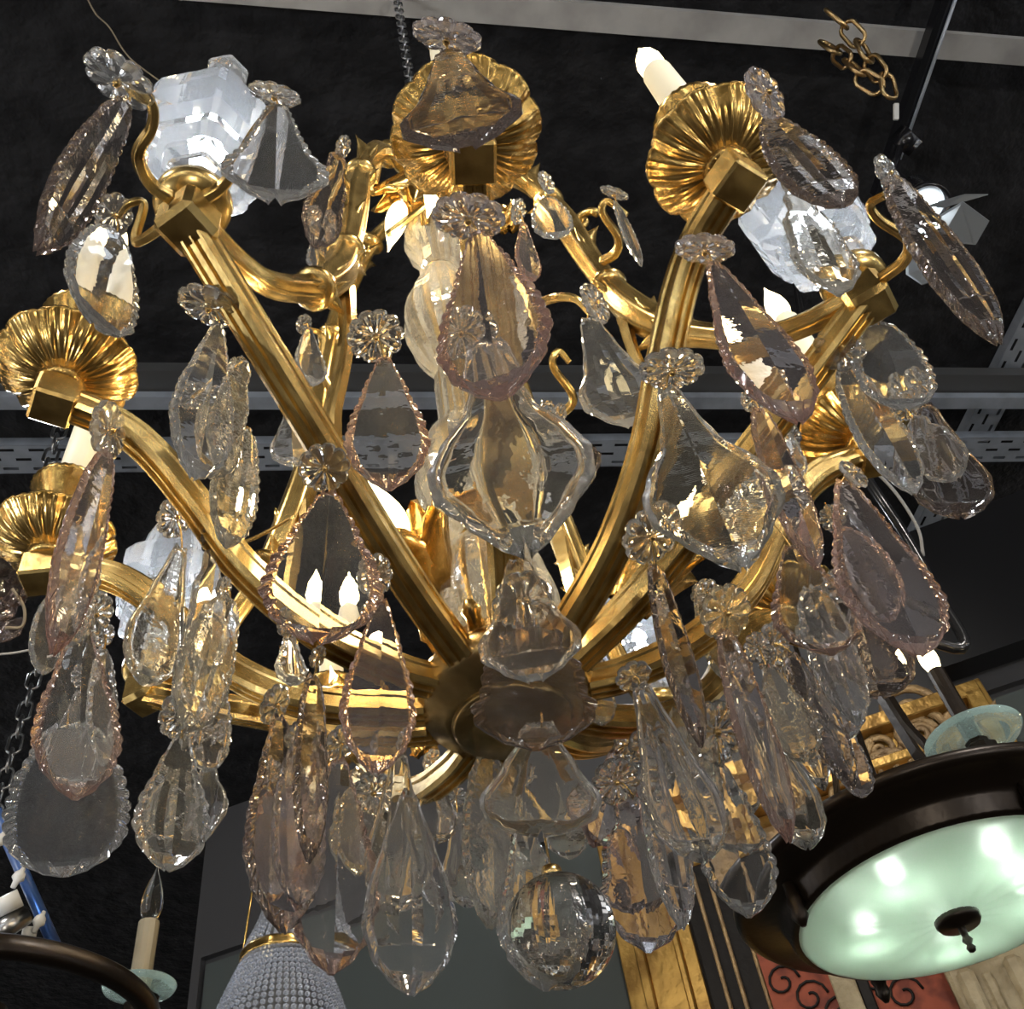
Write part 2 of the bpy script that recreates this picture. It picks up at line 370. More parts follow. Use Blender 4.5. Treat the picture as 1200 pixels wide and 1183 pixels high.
for k, az in enumerate(AZS):
    ob = (k % 3 == 0); prof = PROF_O if ob else PROF_C
    a = radians(az); side = V((-sin(a), cos(a), 0)); rad = V((cos(a), sin(a), 0)); up = V((0, 0, 1))
    q_ = (REACH[k] - .085) / (.505 - .085); path = spline([pol(az, .085 + (r - .085) * q_, z) for r, z in prof], 7)
    mb = MB(); sweep(mb, path, SEC, .030, -side, 0, False)
    arm = mb.build('arm', M['gilt'], CH)
    tip = pol(az, REACH[k], .935)
    mb = MB()
    if ob: box(mb, tip, rad * .023, side * .023, up * .023, .006)
    else: box(mb, tip, rad * .021, side * .021, up * .019, .003)
    mb.build('end_block', M['gilt'], arm)
    if ob:
        mb = MB(); lathe(mb, tip + up * .023, [(.018, 0), (.033, .004), (.037, .012), (.037, .022), (.026, .030), (.02, .034)], 28); mb.build('base_cup', M['gilt'], arm)
        # glass obelisk: ringed foot widening into a six-sided lantern, tapering to a knob
        mb = MB(); z0 = .050
        pf = [(.020, 0), (.030, .004), (.030, .016), (.026, .019), (.036, .024), (.036, .038), (.029, .041), (.044, .047), (.044, .060), (.036, .064), (.053, .072), (.053, .086),
              (.044, .092), (.060, .112), (.067, .150), (.067, .190), (.060, .200), (.060, .204), (.046, .212), (.040, .250), (.030, .300), (.022, .350), (.017, .368), (.026, .374), (.028, .392), (.016, .408), (.003, .412)]
        def hexmod(r, z, th):
            q = ((th / (pi / 3)) % 1.0 - .5) * (pi / 3); return (r * cos(pi / 6) / cos(q) * (1 + .022 * cos(24 * th)), z)
        pf = [(r * (1.13 if z > .06 and z < .3 else 1), z * .95) for r, z in pf]
        lathe(mb, tip + up * z0, pf, 48, mod=hexmod, smooth=False, rot=.2)
        obk = mb.build('glass_obelisk', M['frost'], CH, 'bright moulded glass obelisk finial')
        mb = MB(); lathe(mb, tip + up * (z0 + .075), [(.003, 0), (.008, .01), (.009, .04), (.006, .07), (.002, .075)], 12); mb.build('led_lamp', M['led'], obk)  # small glowing core added inside to brighten the obelisk glass
        LIGHTS.append((tip + up * (z0 + .13), 'cool'))
    else:
        # shell-fluted drip pan
        mb = MB(); zb = .019
        def pan(r, z, th):
            w = max(0, (r - .018) / .054); lobes = abs(cos(5 * th)) ** .6; fine = cos(40 * th + 3 * w)
            swirl = cos(20 * th)
            return (r * (1 + .065 * (lobes - .5) * w), z + (.0028 * fine + .0022 * swirl) * min(1, w * 1.6) * (1 - .45 * w) - .004 * lobes * w)
        pf = [(.010, 0), (.021, .003), (.026, .010), (.018, .016), (.020, .019), (.026, .020), (.034, .0225), (.042, .026), (.050, .031), (.058, .038), (.065, .047), (.071, .056), (.074, .058), (.074, .061), (.070, .061), (.062, .050), (.050, .038), (.034, .030), (.020, .028), (.012, .040)]
        lathe(mb, tip + up * zb, pf, 160, mod=lambda r, z, th: (lambda q: (q[0] * .98, q[1] * .78))(pan(r, z, th)))
        pn = mb.build('drip_pan', M['gilt_pan'], CH)
        mb = MB(); lathe(mb, tip + up * (zb + .03), [(.012, 0), (.014, .02), (.010, .035), (.013, .05), (.026, .070), (.038, .088), (.044, .100), (.046, .103), (.045, .107), (.040, .104), (.030, .090), (.021, .085)], 60, mod=lambda r, z, th: (r * (1 + (.015 * cos(60 * th / 2) if r > .03 else 0)), z))
        mb.build('candle_cup', M['gilt_pan'], pn)
        mb = MB(); zc = zb + .115
        lathe(mb, tip + up * zc, [(.0195, 0), (.0195, .10), (.0185, .19), (.014, .200), (.008, .203)], 20)
        cd = mb.build('candle_sleeve', M['candle'], CH)
        bulb(cd, tip + up * (zc + .198), (0, 0, 1), 1.05)
        LIGHTS.append((tip + up * (zc + .235), 'warm'))
# hub
mb = MB(); hz = 1.6 + .648
lathe(mb, (CX, CY, hz), [(.002, -.004), (.062, -.004), (.066, 0), (.070, .002), (.073, .006), (.086, .012), (.092, .024), (.094, .036), (.090, .046), (.082, .052), (.076, .060), (.074, .072), (.066, .082), (.050, .092), (.030, .098)], 64)
hub = mb.build('hub', M['gilt_dark'], CH)
mb = MB(); lathe(mb, (CX, CY, hz - .011), [(.001, .004), (.02, 0), (.056, .001), (.060, .006)], 48); mb.build('base_plate', M['gilt_dark'], hub, 'dark bronze base plate')
for k in range(12):
    mb = MB(); a = radians(AZS[k] + 15); q = V((CX + .088 * cos(a), CY + .088 * sin(a), hz + .05)); rad = V((cos(a), sin(a), 0))
    lathe(mb, q, [(.010, 0), (.008, .012), (.011, .018), (.004, .03)], 10, rad + V((0, 0, .8))); mb.build('hub_bud', M['gilt'], hub)
# central rod and glass balusters
mb = MB(); lathe(mb, (CX, CY, 1.6), [(.008, .70), (.008, 1.95)], 12); mb.build('central_rod', M['gilt'], CH)
GL = [[(.025, .745), (.060, .752), (.072, .775), (.074, .81), (.064, .86), (.044, .895), (.026, .915)],
      [(.020, .925), (.040, .935), (.062, .975), (.074, 1.03), (.070, 1.08), (.048, 1.13), (.034, 1.16), (.034, 1.27), (.026, 1.285)],
      [(.022, 1.295), (.036, 1.31), (.060, 1.37), (.070, 1.43), (.062, 1.50), (.042, 1.56), (.030, 1.60)],
      [(.022, 1.61), (.034, 1.62), (.036, 1.66), (.052, 1.70), (.056, 1.74), (.050, 1.79), (.030, 1.82)]]
for i, pf in enumerate(GL):
    pp = spline([V((r, 0, z)) for r, z in pf], 4); pf2 = [(q.x, q.z) for q in pp]
    mb = MB(); lathe(mb, (CX, CY, 1.6), pf2[::2] + [pf2[-1]], 28, mod=lambda r, z, th: (max(.012, r * (1 + .05 * abs(cos(7 * th)) - .02)), z), smooth=False); mb.build('glass_baluster', M['stemglass'], CH)
    mb = MB(); zz = pf[-1][1] + .004; lathe(mb, (CX, CY, 1.6 + zz), [(.010, -.004), (.026, -.002), (.028, .003), (.010, .006)], 24); mb.build('stem_collar', M['gilt'], CH)
# top crown
mb = MB(); lathe(mb, (CX, CY, 1.6), [(.01, 1.84), (.03, 1.85), (.055, 1.875), (.06, 1.90), (.045, 1.925), (.028, 1.94), (.03, 1.97), (.018, 1.99), (.006, 2.0)], 40, mod=fluted(10, .05)); mb.build('crown', M['gilt'], CH)
# cage ribs at the obelisk arms
RIB = [(.495, .950), (.445, .952), (.395, .975), (.345, 1.035), (.305, 1.10), (.272, 1.20), (.252, 1.33), (.236, 1.50), (.212, 1.65), (.178, 1.78), (.125, 1.88), (.05, 1.92)]
def leaf(mb, p, d, n, L, Wd, curl=.3, mi=0):
    # a small acanthus leaf: lobed outline, raised midrib, curling tip; d = direction, n = outward normal
    d = V(d).normalized(); n = (V(n) - d * V(n).dot(d)).normalized(); s = d.cross(n); R = 12; vs = []
    hw = lambda v: Wd * (sin(pi * min(1, v * .92 + .08)) ** .7) * (1 - .18 * abs(sin(v * 4.5 * pi)))
    for j in range(R + 1):
        v = j / R; c = p + d * (L * v) + n * (L * curl * v * v)
        for x in (-1, -.55, 0, .55, 1):
            vs.append(c + s * (hw(v) * x) + n * (.0035 * (1 - abs(x)) * 2 - .004 * x * x + .0015 * cos(x * 9)))
    b = len(vs); vs += [q - n * .003 for q in vs]
    fs = []
    for j in range(R):
        for i in range(4):
            q = [j * 5 + i, j * 5 + i + 1, (j + 1) * 5 + i + 1, (j + 1) * 5 + i]; fs.append(q); fs.append([b + t for t in q[::-1]])
        fs.append([j * 5, (j + 1) * 5, b + (j + 1) * 5, b + j * 5]); fs.append([(j + 1) * 5 + 4, j * 5 + 4, b + j * 5 + 4, b + (j + 1) * 5 + 4])
    mb.add(vs, fs, mi, True)
for k in (0, 3, 6, 9):
    az = AZS[k]; a = radians(az); side = V((-sin(a), cos(a), 0)); rad = V((cos(a), sin(a), 0))
    path = spline([pol(az, r + (REACH[k] - .505) * max(0, (r - .3) / .2), z) for r, z in RIB], 8)
    mb = MB()
    def sc(u):
        t = .0135 + .009 * math.exp(-((u - .42) / .10) ** 2) + .008 * math.exp(-((u - .62) / .08) ** 2) + .006 * math.exp(-((u - .82) / .06) ** 2)
        return t
    sweep(mb, path, [(x * (1 + .10 * cos(6 * q * 2 * pi / 24)), y * (1 + .1 * cos(6 * q * 2 * pi / 24))) for q, (x, y) in enumerate(circ(24))], sc, side)
    rb = mb.build('cage_rib', M['gilt'], CH)
    mb = MB()
    for u, sgn in ((.30, 1), (.36, -1), (.46, 1), (.56, -1), (.66, 1), (.74, -1), (.84, 1)):
        i = int(u * (len(path) - 1)); p = path[i]; t = (path[i + 1] - path[i - 1]).normalized(); n = t.cross(side) * sgn
        mb = MB(); leaf(mb, p + n * .008, t, n, .075, .016, .32); mb.build('acanthus_leaf', M['gilt'], rb)
        for sd in (1, -1):
            mb = MB(); leaf(mb, p + n * .004 + side * (.008 * sd), t, side * sd + n * .2, .055, .012, .3); mb.build('acanthus_leaf', M['gilt'], rb)
    for u in (.335, .505, .70, .90):
        i = int(u * (len(path) - 1)); t = (path[i + 1] - path[i - 1]).normalized()
        mb = MB(); lathe(mb, path[i] - t * .008, [(.014, -.004), (.023, 0), (.026, .006), (.026, .011), (.021, .016), (.014, .020)], 20, t); mb.build('knop', M['gilt'], rb)
    vol = [path[int(.60 * len(path))] + rad * (.018 + .026 * (1 - q / 22) * cos(q * .38)) + V((0, 0, .03 + .026 * (1 - q / 22) * sin(q * .38))) for q in range(20)]
    mb = MB(); sweep(mb, vol, circ(8), lambda u: .007 - .003 * u, side); mb.build('volute', M['gilt'], rb)
    # strut from the rib junction down to the main arm
    mb = MB()
    st = spline([pol(az, .262, 1.16), pol(az, .258, 1.06), pol(az, .272, .94), pol(az, .285, .86), pol(az, .288, .80)], 7)
    sweep(mb, st, [(-1, -.6), (-.3, -.6), (0, -.9), (.3, -.6), (1, -.6), (1, .6), (-1, .6)], lambda u: .011 - .003 * sin(u * pi), side, 0, False)
    mb.build('rib_strut', M['gilt'], CH)

# ---- crystal pendants -------------------------------------------------------------
KIND = {
 'leaf': [(0, .10), (.08, .25), (.3, .57), (.55, .91), (.70, 1.0), (.84, .80), (.94, .44), (1, .06)],
 'pear': [(0, .12), (.08, .22), (.2, .30), (.36, .46), (.52, .84), (.62, 1.0), (.72, .96), (.84, .62), (.94, .30), (1, .04)],
 'spear': [(0, .18), (.07, .45), (.2, .74), (.45, .97), (.65, 1), (.82, .80), (.93, .45), (1, .08)],
 'oval': [(0, .18), (.07, .42), (.2, .68), (.4, .92), (.6, 1), (.78, .94), (.9, .68), (.97, .36), (1, .06)],
 'fan': [(0, .16), (.1, .30), (.3, .46), (.5, .66), (.68, 1.0), (.78, .98), (.9, .60), (1, .12)],
 'shield': [(0, .12), (.1, .48), (.22, .46), (.36, .82), (.58, .86), (.68, 1), (.8, .92), (.92, .55), (1, .06)],
 'drop': [(0, .2), (.15, .34), (.4, .62), (.7, 1), (.84, .92), (.93, .62), (.98, .3), (1, .06)],
}
def lerp1(tab, v):
    for i in range(1, len(tab)):
        if v <= tab[i][0]:
            a, b = tab[i - 1], tab[i]; k = (v - a[0]) / (b[0] - a[0]); k = k * k * (3 - 2 * k) * .5 + k * .5
            return a[1] + (b[1] - a[1]) * k
    return tab[-1][1]
def plaque(mb, T0, u, w, n, L, Wh, th, kind, scal, flute, edge, seed):
    # a cut-glass plate: bevelled scalloped edge, two big facets meeting in a ridge, optional flutes
    xs = [-1, -.85, -.79, -.5, -.26, 0, .26, .5, .79, .85, 1] if flute else [-1, -.85, -.80, 0, .80, .85, 1]
    ns = max(5, int(L / .0135)); R = ns * 6; tab = KIND[kind]; r_ = random.Random(seed); ph = r_.random()
    def row(v, sgn):
        base = Wh * lerp1(tab, v); s = abs(sin(pi * (v * ns + ph))) ** .7
        out = []
        for x in xs:
            if abs(x) == 1:
                ww = base * (1 + (.085 * (s - .5) if scal else .012 * (s - .5))); out.append((x * ww, -L * v, sgn * edge + (.0016 * (s - .6) if scal else 0)))
            else:
                vi = .05 + .88 * v; bi = Wh * lerp1(tab, vi) * (.99 if kind == 'pear' else 1)
                if v < .03 or v > .985: bi *= .5
                xx = x * bi * (1 + (.03 * (s - .5) if scal and abs(x) > .75 else 0))
                zz = th * (1 - .44 * abs(xx) / Wh) if sgn > 0 else th * .45
                if flute and v > .3 and sgn > 0: zz += th * .13 * cos(x * 14) * min(1, (v - .3) * 4) * (1 - .7 * (v > .85))
                if kind in ('pear', 'drop') and abs(x) > .7: zz = th * .85
                if scal and abs(x) > .82: zz *= .80 + .30 * s
                out.append((xx, -L * vi, sgn * zz))
        return out
    vs = []; K = len(xs)
    for sgn in (1, -1):
        for j in range(R + 1):
            for (a, b, c) in row(j / R, sgn): vs.append(T0 + w * a + u * b + n * c)
    off = (R + 1) * K; rim = []; face = []
    for j in range(R):
        for i in range(K - 1):
            q = [j * K + i, j * K + i + 1, (j + 1) * K + i + 1, (j + 1) * K + i]
            t = rim if i in (0, 1, K - 3, K - 2) else face
            t.append(q); t.append([off + z for z in q[::-1]])
        rim.append([j * K, (j + 1) * K, off + (j + 1) * K, off + j * K]); rim.append([(j + 1) * K + K - 1, j * K + K - 1, off + j * K + K - 1, off + (j + 1) * K + K - 1])
    t0 = list(range(K)); rim.append([off + i for i in t0[::-1]][::-1] + t0[::-1]); t1 = [R * K + i for i in range(K)]; rim.append(t1 + [off + i for i in t1[::-1]])
    sm = kind in ('pear', 'drop') and flute
    b = len(mb.v); mb.v += [tuple(q) for q in vs]
    for f in face: mb.f.append([b + i for i in f]); mb.m.append(0); mb.s.append(sm and flute)
    for f in rim: mb.f.append([b + i for i in f]); mb.m.append(1); mb.s.append(sm)
TINT = {'clear': ('clear', 'rim'), 'warm': ('warm', 'rim'), 'rose': ('lav', 'pink'), 'roserim': ('clear', 'pink'), 'smoke': ('smoke', 'smokerim'), 'lav': ('lav', 'lav'), 'rip': ('rippled', 'rippled')}
def imgdir(d, ang):    # 3D direction that looks like image angle ang (degrees, 0 right, 90 down), perpendicular to view ray d
    x = AX - d * AX.dot(d); y = AY - d * AY.dot(d); return (x * cos(radians(ang)) + y * sin(radians(ang))).normalized()
def rosette(parent, px, py, t, rpx, q=1.0, ang=90, tint='clear'):
    d = ray(px, py); c = CAM + d * t; R = rpx / F * t; m = imgdir(d, ang)
    nn = (-d * q + m * sqrt(max(0, 1 - q * q))).normalized(); mb = MB(); k = 10 if rpx > 24 else 8; n = k * 6
    pet = lambda th: abs(cos(k * th / 2))
    pf = [(.10, .18), (.16, .16), (.30, .17), (.5, .19), (.72, .18), (.88, .13), (1.0, .05)]
    prof = [(r * R, z * R) for r, z in pf] + [(r * R, -z * R * .75) for r, z in pf[::-1]]
    def md(r, z, th):
        w = r / R; p = pet(th); g = 1 if z > 0 else -1
        return (r * (1 - .11 * (1 - p ** .4) * w), z + g * R * .055 * (p - .55) * min(1, w * 1.4) * (1 if w < .95 else .3))
    lathe(mb, c, prof, n, nn, mod=md, smooth=False)
    o = mb.build('rosette', M[tint], parent)
    mb = MB(); lathe(mb, c + nn * R * .16, [(R * .10, -R * .05), (R * .12, R * .03), (R * .05, R * .12)], 8, nn)
    lathe(mb, c - nn * R * .12, [(R * .05, -R * .12), (R * .09, 0)], 8, nn)
    mb.build('brass_pin', M['wire'], parent)
    return c
PEND = 0
def pendant(hx, hy, bx, by, wpx, kind='leaf', tint='clear', t=1.0, yaw=0, ros=None, flute=False, scal=True, thk=.006, label=None):
    """hang point and tip in photo pixels, hang point t metres from the camera; the tip is where the plumb line meets its sight line"""
    global PEND; PEND += 1
    yaw = max(-36, min(36, yaw)); T0 = None
    T0 = at(hx, hy, t); d = ray(bx, by); dn = V((0, 0, -1)); w0 = T0 - CAM
    b = dn.dot(d); dd = dn.dot(w0); ee = d.dot(w0); s = (b * ee - dd) / (1 - b * b); tt = ee + b * s
    B0 = CAM + d * tt; L = (T0 - B0).length
    if abs(tt - t) > .22:
        tt = t - .2 if tt < t else t + .2
        B0 = CAM + d * tt; L = (T0 - B0).length
    u = (T0 - B0).normalized(); mid = ((T0 + B0) / 2 - CAM); tm = mid.length; v = mid.normalized()
    w = v.cross(u).normalized(); w = Matrix.Rotation(radians(yaw), 3, u) @ w; n = w.cross(u)
    Wh = wpx / 2 / F * tm / max(.25, abs(cos(radians(yaw))))
    Wh = min(Wh, .062 if abs(yaw) > 30 else .09)
    mb = MB(); c, r = TINT[tint]
    plaque(mb, T0, u, w, n, L, Wh, min(thk, Wh * .45), kind, scal, flute, .0016 if kind not in ('pear', 'drop') else .003, PEND)
    lab = label
    o = mb.build('crystal_pendant', [M[c], M[r]], CH, lab)
    mb = MB()
    if ros:
        rx, ry = ros[0], ros[1]; rc = rosette(o, rx, ry, t - .004, *ros[2:])
    else: rc = T0 + u * .012
    hk = [rc, (rc + T0) / 2 + n * .004, T0 - u * .004 + n * .003, T0 - u * .008, T0 - u * .003 - n * .003]
    sweep(mb, spline(hk, 4), circ(6), .0010); mb.build('wire_hook', M['wire'], o)
    if L > .26 or L < .03: print('PEND', PEND, 'L %.3f W %.3f dt %.2f' % (L, 2 * Wh, tt - t))
    return o
P = pendant
# arm A end (upper left)
P(150, 116, 43, 297, 50, 'spear', 'smoke', 1.00, 50, (140, 93, 38, .55, 125, 'clear'), flute=True, label='smoky crystal spear pendant')
P(325, 124, 322, 238, 106, 'fan', 'clear', 1.03, 0, (322, 110, 28, .35, 100), thk=.005)
P(135, 272, 110, 382, 78, 'oval', 'clear', 1.10, 35, (133, 252, 24, .8, 20))
P(398, 178, 368, 292, 44, 'shield', 'smoke', 1.50, 20, (402, 172, 13, .6, 20), label='small smoky crystal pendant')
P(378, 262, 382, 325, 40, 'leaf', 'clear', 1.50, 0, (374, 258, 12, .8, 20))
# arm B (towards the camera), top to bottom
P(525, 62, 548, 175, 128, 'fan', 'smoke', .86, 0, (524, 42, 38, .4, 100, 'lav'), flute=True, scal=False, label='broad smoky shell pendant')
P(560, 272, 590, 468, 128, 'leaf', 'rose', .84, -12, (549, 254, 42, .6, 95, 'lav'), thk=.007, label='rose-edged crystal plaque')
P(572, 408, 618, 652, 190, 'pear', 'warm', .78, 0, (548, 396, 32, .95, 40, 'warm'), flute=True, scal=False, thk=.009, label='largest pear-shaped crystal pendant')
P(606, 655, 628, 800, 118, 'fan', 'clear', .92, 0, (612, 706, 36, .9, 60), flute=True, scal=False)
P(622, 735, 628, 880, 140, 'shield', 'smoke', .90, 0, None, thk=.004, label='thin smoky scalloped plaque')
P(632, 850, 634, 980, 136, 'drop', 'warm', .93, 0, None, flute=True, scal=False, thk=.009)
# arm C
P(900, 140, 988, 243, 58, 'oval', 'smoke', .97, 55, (896, 111, 32, .45, -35, 'lav'), flute=True, label='dark smoky crystal pendant')
P(832, 308, 938, 497, 76, 'leaf', 'rose', .94, 45, (826, 291, 34, .45, 95, 'lav'), thk=.008, label='rose-tinted faceted plaque')
P(780, 455, 872, 668, 150, 'pear', 'warm', .90, 15, (787, 432, 38, .6, 85), scal=False, thk=.008)
P(764, 660, 822, 876, 34, 'spear', 'smoke', .93, 74, (762, 628, 36, .8, 40), thk=.009, label='slender smoky crystal seen edge-on')
P(748, 800, 826, 1010, 82, 'drop', 'clear', 1.0, 20, (742, 792, 22, .7, 60), flute=True, scal=False, thk=.010)
P(740, 930, 760, 1117, 92, 'shield', 'lav', 1.08, 15, (722, 916, 28, .9, 50))
P(762, 880, 800, 1090, 44, 'spear', 'clear', 1.06, 55, (757, 870, 22, .8, 50), flute=True)
P(842, 892, 878, 1076, 78, 'leaf', 'clear', 1.12, 20, (838, 858, 36, .85, 10))
P(722, 878, 694, 992, 48, 'fan', 'rose', 1.18, 40, (735, 872, 18, .8, 50), label='short rose-edged crystal plaque')
# arm D and right side
P(1040, 208, 1172, 404, 44, 'spear', 'smoke', 1.10, 60, (1040, 205, 24, .35, -30), flute=True, thk=.010, label='long smoky crystal with chipped edge')
P(930, 222, 984, 346, 58, 'shield', 'warm', 1.12, 35, (926, 216, 14, .6, -30), flute=True)
P(1028, 378, 1062, 480, 74, 'oval', 'clear', 1.20, 25, (1024, 372, 12, .7, -30))
P(988, 430, 1072, 580, 50, 'spear', 'clear', 1.16, 50, (984, 410, 30, .75, -60), thk=.008)
P(1082, 474, 1128, 607, 78, 'drop', 'smoke', 1.32, 20, (1064, 456, 20, .6, -20, 'warm'), flute=True, scal=False, thk=.010, label='smoky pear-shaped crystal pendant')
P(886, 478, 958, 668, 40, 'spear', 'rose', 1.05, 60, (880, 470, 14, .8, -20), thk=.008, label='narrow rose-tinted crystal')
P(922, 502, 934, 560, 26, 'drop', 'clear', 1.32, 20, (921, 516, 20, .85, 10))
P(985, 562, 1078, 770, 96, 'leaf', 'rose', 1.22, 42, (1000, 556, 20, .4, -45), thk=.009, label='large rose crystal plaque at the right edge')
P(925, 640, 975, 768, 92, 'leaf', 'roserim', 1.15, 20, (884, 590, 34, .8, 40), label='dark clear plaque with rose rim')
P(950, 690, 1005, 850, 50, 'spear', 'clear', 1.2, 45, (984, 690, 24, .85, -50))
P(1000, 690, 1032, 818, 86, 'drop', 'smoke', 1.30, 10, (1000, 672, 14, .6, -40), scal=False, thk=.010, label='smoky drop pendant')
P(846, 735, 925, 988, 42, 'spear', 'rose', 1.08, 68, (850, 718, 34, .8, 20, 'warm'), thk=.009, label='long narrow rose crystal')
P(925, 765, 1000, 925, 36, 'spear', 'smoke', 1.2, 72, (906, 755, 26, .7, 10), thk=.009, label='narrow smoky crystal')
P(880, 810, 948, 995, 58, 'drop', 'warm', 1.12, 30, (866, 788, 22, .7, 10), flute=True, scal=False, thk=.009)
P(960, 745, 990, 870, 54, 'shield', 'clear', 1.25, 25, (950, 742, 16, .7, 10))
P(985, 850, 1010, 935, 34, 'oval', 'lav', 1.3, 35, None)
P(792, 830, 835, 960, 44, 'spear', 'rip', 1.15, 40, (818, 890, 26, .8, 20))
P(900, 860, 935, 960, 34, 'oval', 'clear', 1.22, 30, (893, 852, 16, .7, 10))
P(820, 690, 855, 800, 34, 'oval', 'rip', 1.2, 30, (826, 695, 18, .8, 40))
# stems between
P(688, 372, 742, 500, 88, 'fan', 'clear', 1.25, 10, (697, 356, 26, .45, -30), flute=True, scal=False, thk=.006)
P(720, 236, 752, 312, 12, 'spear', 'clear', 1.42, 70, (720, 226, 17, .3, 110))
P(640, 232, 652, 280, 44, 'oval', 'clear', 1.55, 10, (640, 214, 14, .5, -30))
P(612, 262, 622, 330, 26, 'leaf', 'rose', 1.45, 45, (607, 248, 15, .5, 10, 'clear'))
P(640, 470, 648, 600, 60, 'drop', 'clear', 1.35, 20, (655, 486, 14, .6, 10), flute=True, scal=False)
P(655, 500, 690, 560, 50, 'leaf', 'smoke', 1.4, 15, None)
# left of centre
P(255, 378, 226, 562, 68, 'leaf', 'clear', 1.02, 28, (246, 358, 36, .55, 110), thk=.007)
P(284, 420, 245, 560, 52, 'shield', 'rip', 1.05, 48, (240, 470, 18, .9, 100), thk=.007)
P(288, 500, 264, 642, 52, 'spear', 'rip', 1.08, 30, (286, 560, 12, .8, 100), flute=True)
P(450, 418, 456, 574, 94, 'leaf', 'roserim', 1.00, 0, (440, 394, 33, .9, 70), thk=.005, label='rose-edged plaque, clear centre')
P(386, 575, 372, 756, 134, 'leaf', 'roserim', .96, 0, (380, 548, 30, .95, 70), thk=.005, label='broad flat crystal plaque with rose rim')
P(448, 702, 440, 908, 84, 'leaf', 'rose', .94, 10, (438, 676, 28, .75, 10), thk=.006, label='rose-rimmed plaque above the centre cluster')
P(360, 384, 366, 452, 34, 'leaf', 'clear', 1.4, 25, (356, 380, 12, .7, 20))
P(340, 482, 344, 545, 50, 'drop', 'clear', 1.35, 0, (340, 478, 10, .7, 20), scal=False)
P(338, 742, 342, 802, 32, 'drop', 'clear', 1.0, 30, (336, 730, 16, .6, 20), flute=True)
# arm E
P(124, 528, 62, 768, 46, 'spear', 'rose', 1.12, 62, (126, 505, 34, .5, 0), thk=.009, label='long rose crystal spear at left')
P(110, 620, 72, 758, 44, 'oval', 'clear', 1.16, 45, None)
P(212, 640, 168, 802, 62, 'drop', 'rip', 1.15, 25, (205, 605, 26, .7, 20), flute=True, scal=False)
P(250, 640, 232, 800, 40, 'shield', 'clear', 1.08, 40, (246, 630, 16, .6, 10), thk=.007)
P(268, 700, 215, 858, 62, 'spear', 'rip', 1.02, 40, (262, 690, 14, .6, 10), flute=True, thk=.008)
P(212, 860, 196, 1022, 78, 'leaf', 'warm', 1.02, 15, (212, 835, 30, .7, 20), flute=True, thk=.008)
P(255, 800, 240, 905, 44, 'oval', 'clear', 1.2, 15, None)
P(192, 700, 180, 800, 36, 'shield', 'rip', 1.3, 25, (186, 690, 16, .7, 10))
# arm F
P(96, 730, 88, 938, 86, 'leaf', 'roserim', 1.15, 15, (110, 720, 26, .7, 20, 'rippled'), thk=.006, label='rose-rimmed plaque at far left')
P(120, 760, 116, 900, 34, 'spear', 'clear', 1.2, 55, (122, 745, 14, .7, 20))
P(84, 850, 76, 1028, 118, 'oval', 'clear', 1.18, 0, None, thk=.005, label='broad dark-looking scalloped oval pendant')
# bottom cluster below the far left arms
P(326, 836, 332, 1095, 76, 'leaf', 'smoke', 1.05, 30, (322, 826, 24, .6, 20), thk=.008, label='long smoky scalloped plaque')
P(366, 790, 362, 1012, 36, 'spear', 'smoke', 1.0, 62, (372, 770, 14, .6, 20), thk=.010, label='narrow dark smoky crystal')
P(350, 870, 350, 1060, 56, 'oval', 'lav', 1.02, 25, (346, 862, 16, .7, 20))
P(398, 886, 388, 1143, 98, 'leaf', 'roserim', 1.05, 12, (398, 872, 22, .7, 20), thk=.007, label='tall rose-rimmed plaque at lower left of the cluster')
P(420, 900, 415, 1030, 54, 'shield', 'rip', 1.1, 20, (436, 930, 26, .8, 20))
P(468, 880, 462, 1075, 72, 'drop', 'warm', 1.08, 10, (462, 872, 18, .7, 20), flute=True, scal=False, thk=.009)
P(478, 925, 482, 1168, 102, 'leaf', 'clear', 1.02, 10, None, flute=True, scal=False, thk=.008, label='tall pointed clear pendant')
P(508, 900, 512, 988, 48, 'drop', 'clear', 1.25, 10, (506, 892, 14, .7, 20), scal=False)
P(572, 880, 574, 1090, 58, 'spear', 'rip', 1.12, 35, (570, 872, 20, .7, 20), thk=.008)
P(612, 960, 640, 1162, 84, 'leaf', 'warm', 1.05, 20, (606, 950, 18, .7, 20), flute=True, thk=.007)
P(690, 760, 705, 850, 40, 'oval', 'clear', 1.15, 25, (700, 752, 18, .7, 20))
P(60, 700, 48, 790, 30, 'oval', 'clear', 1.3, 45, None)
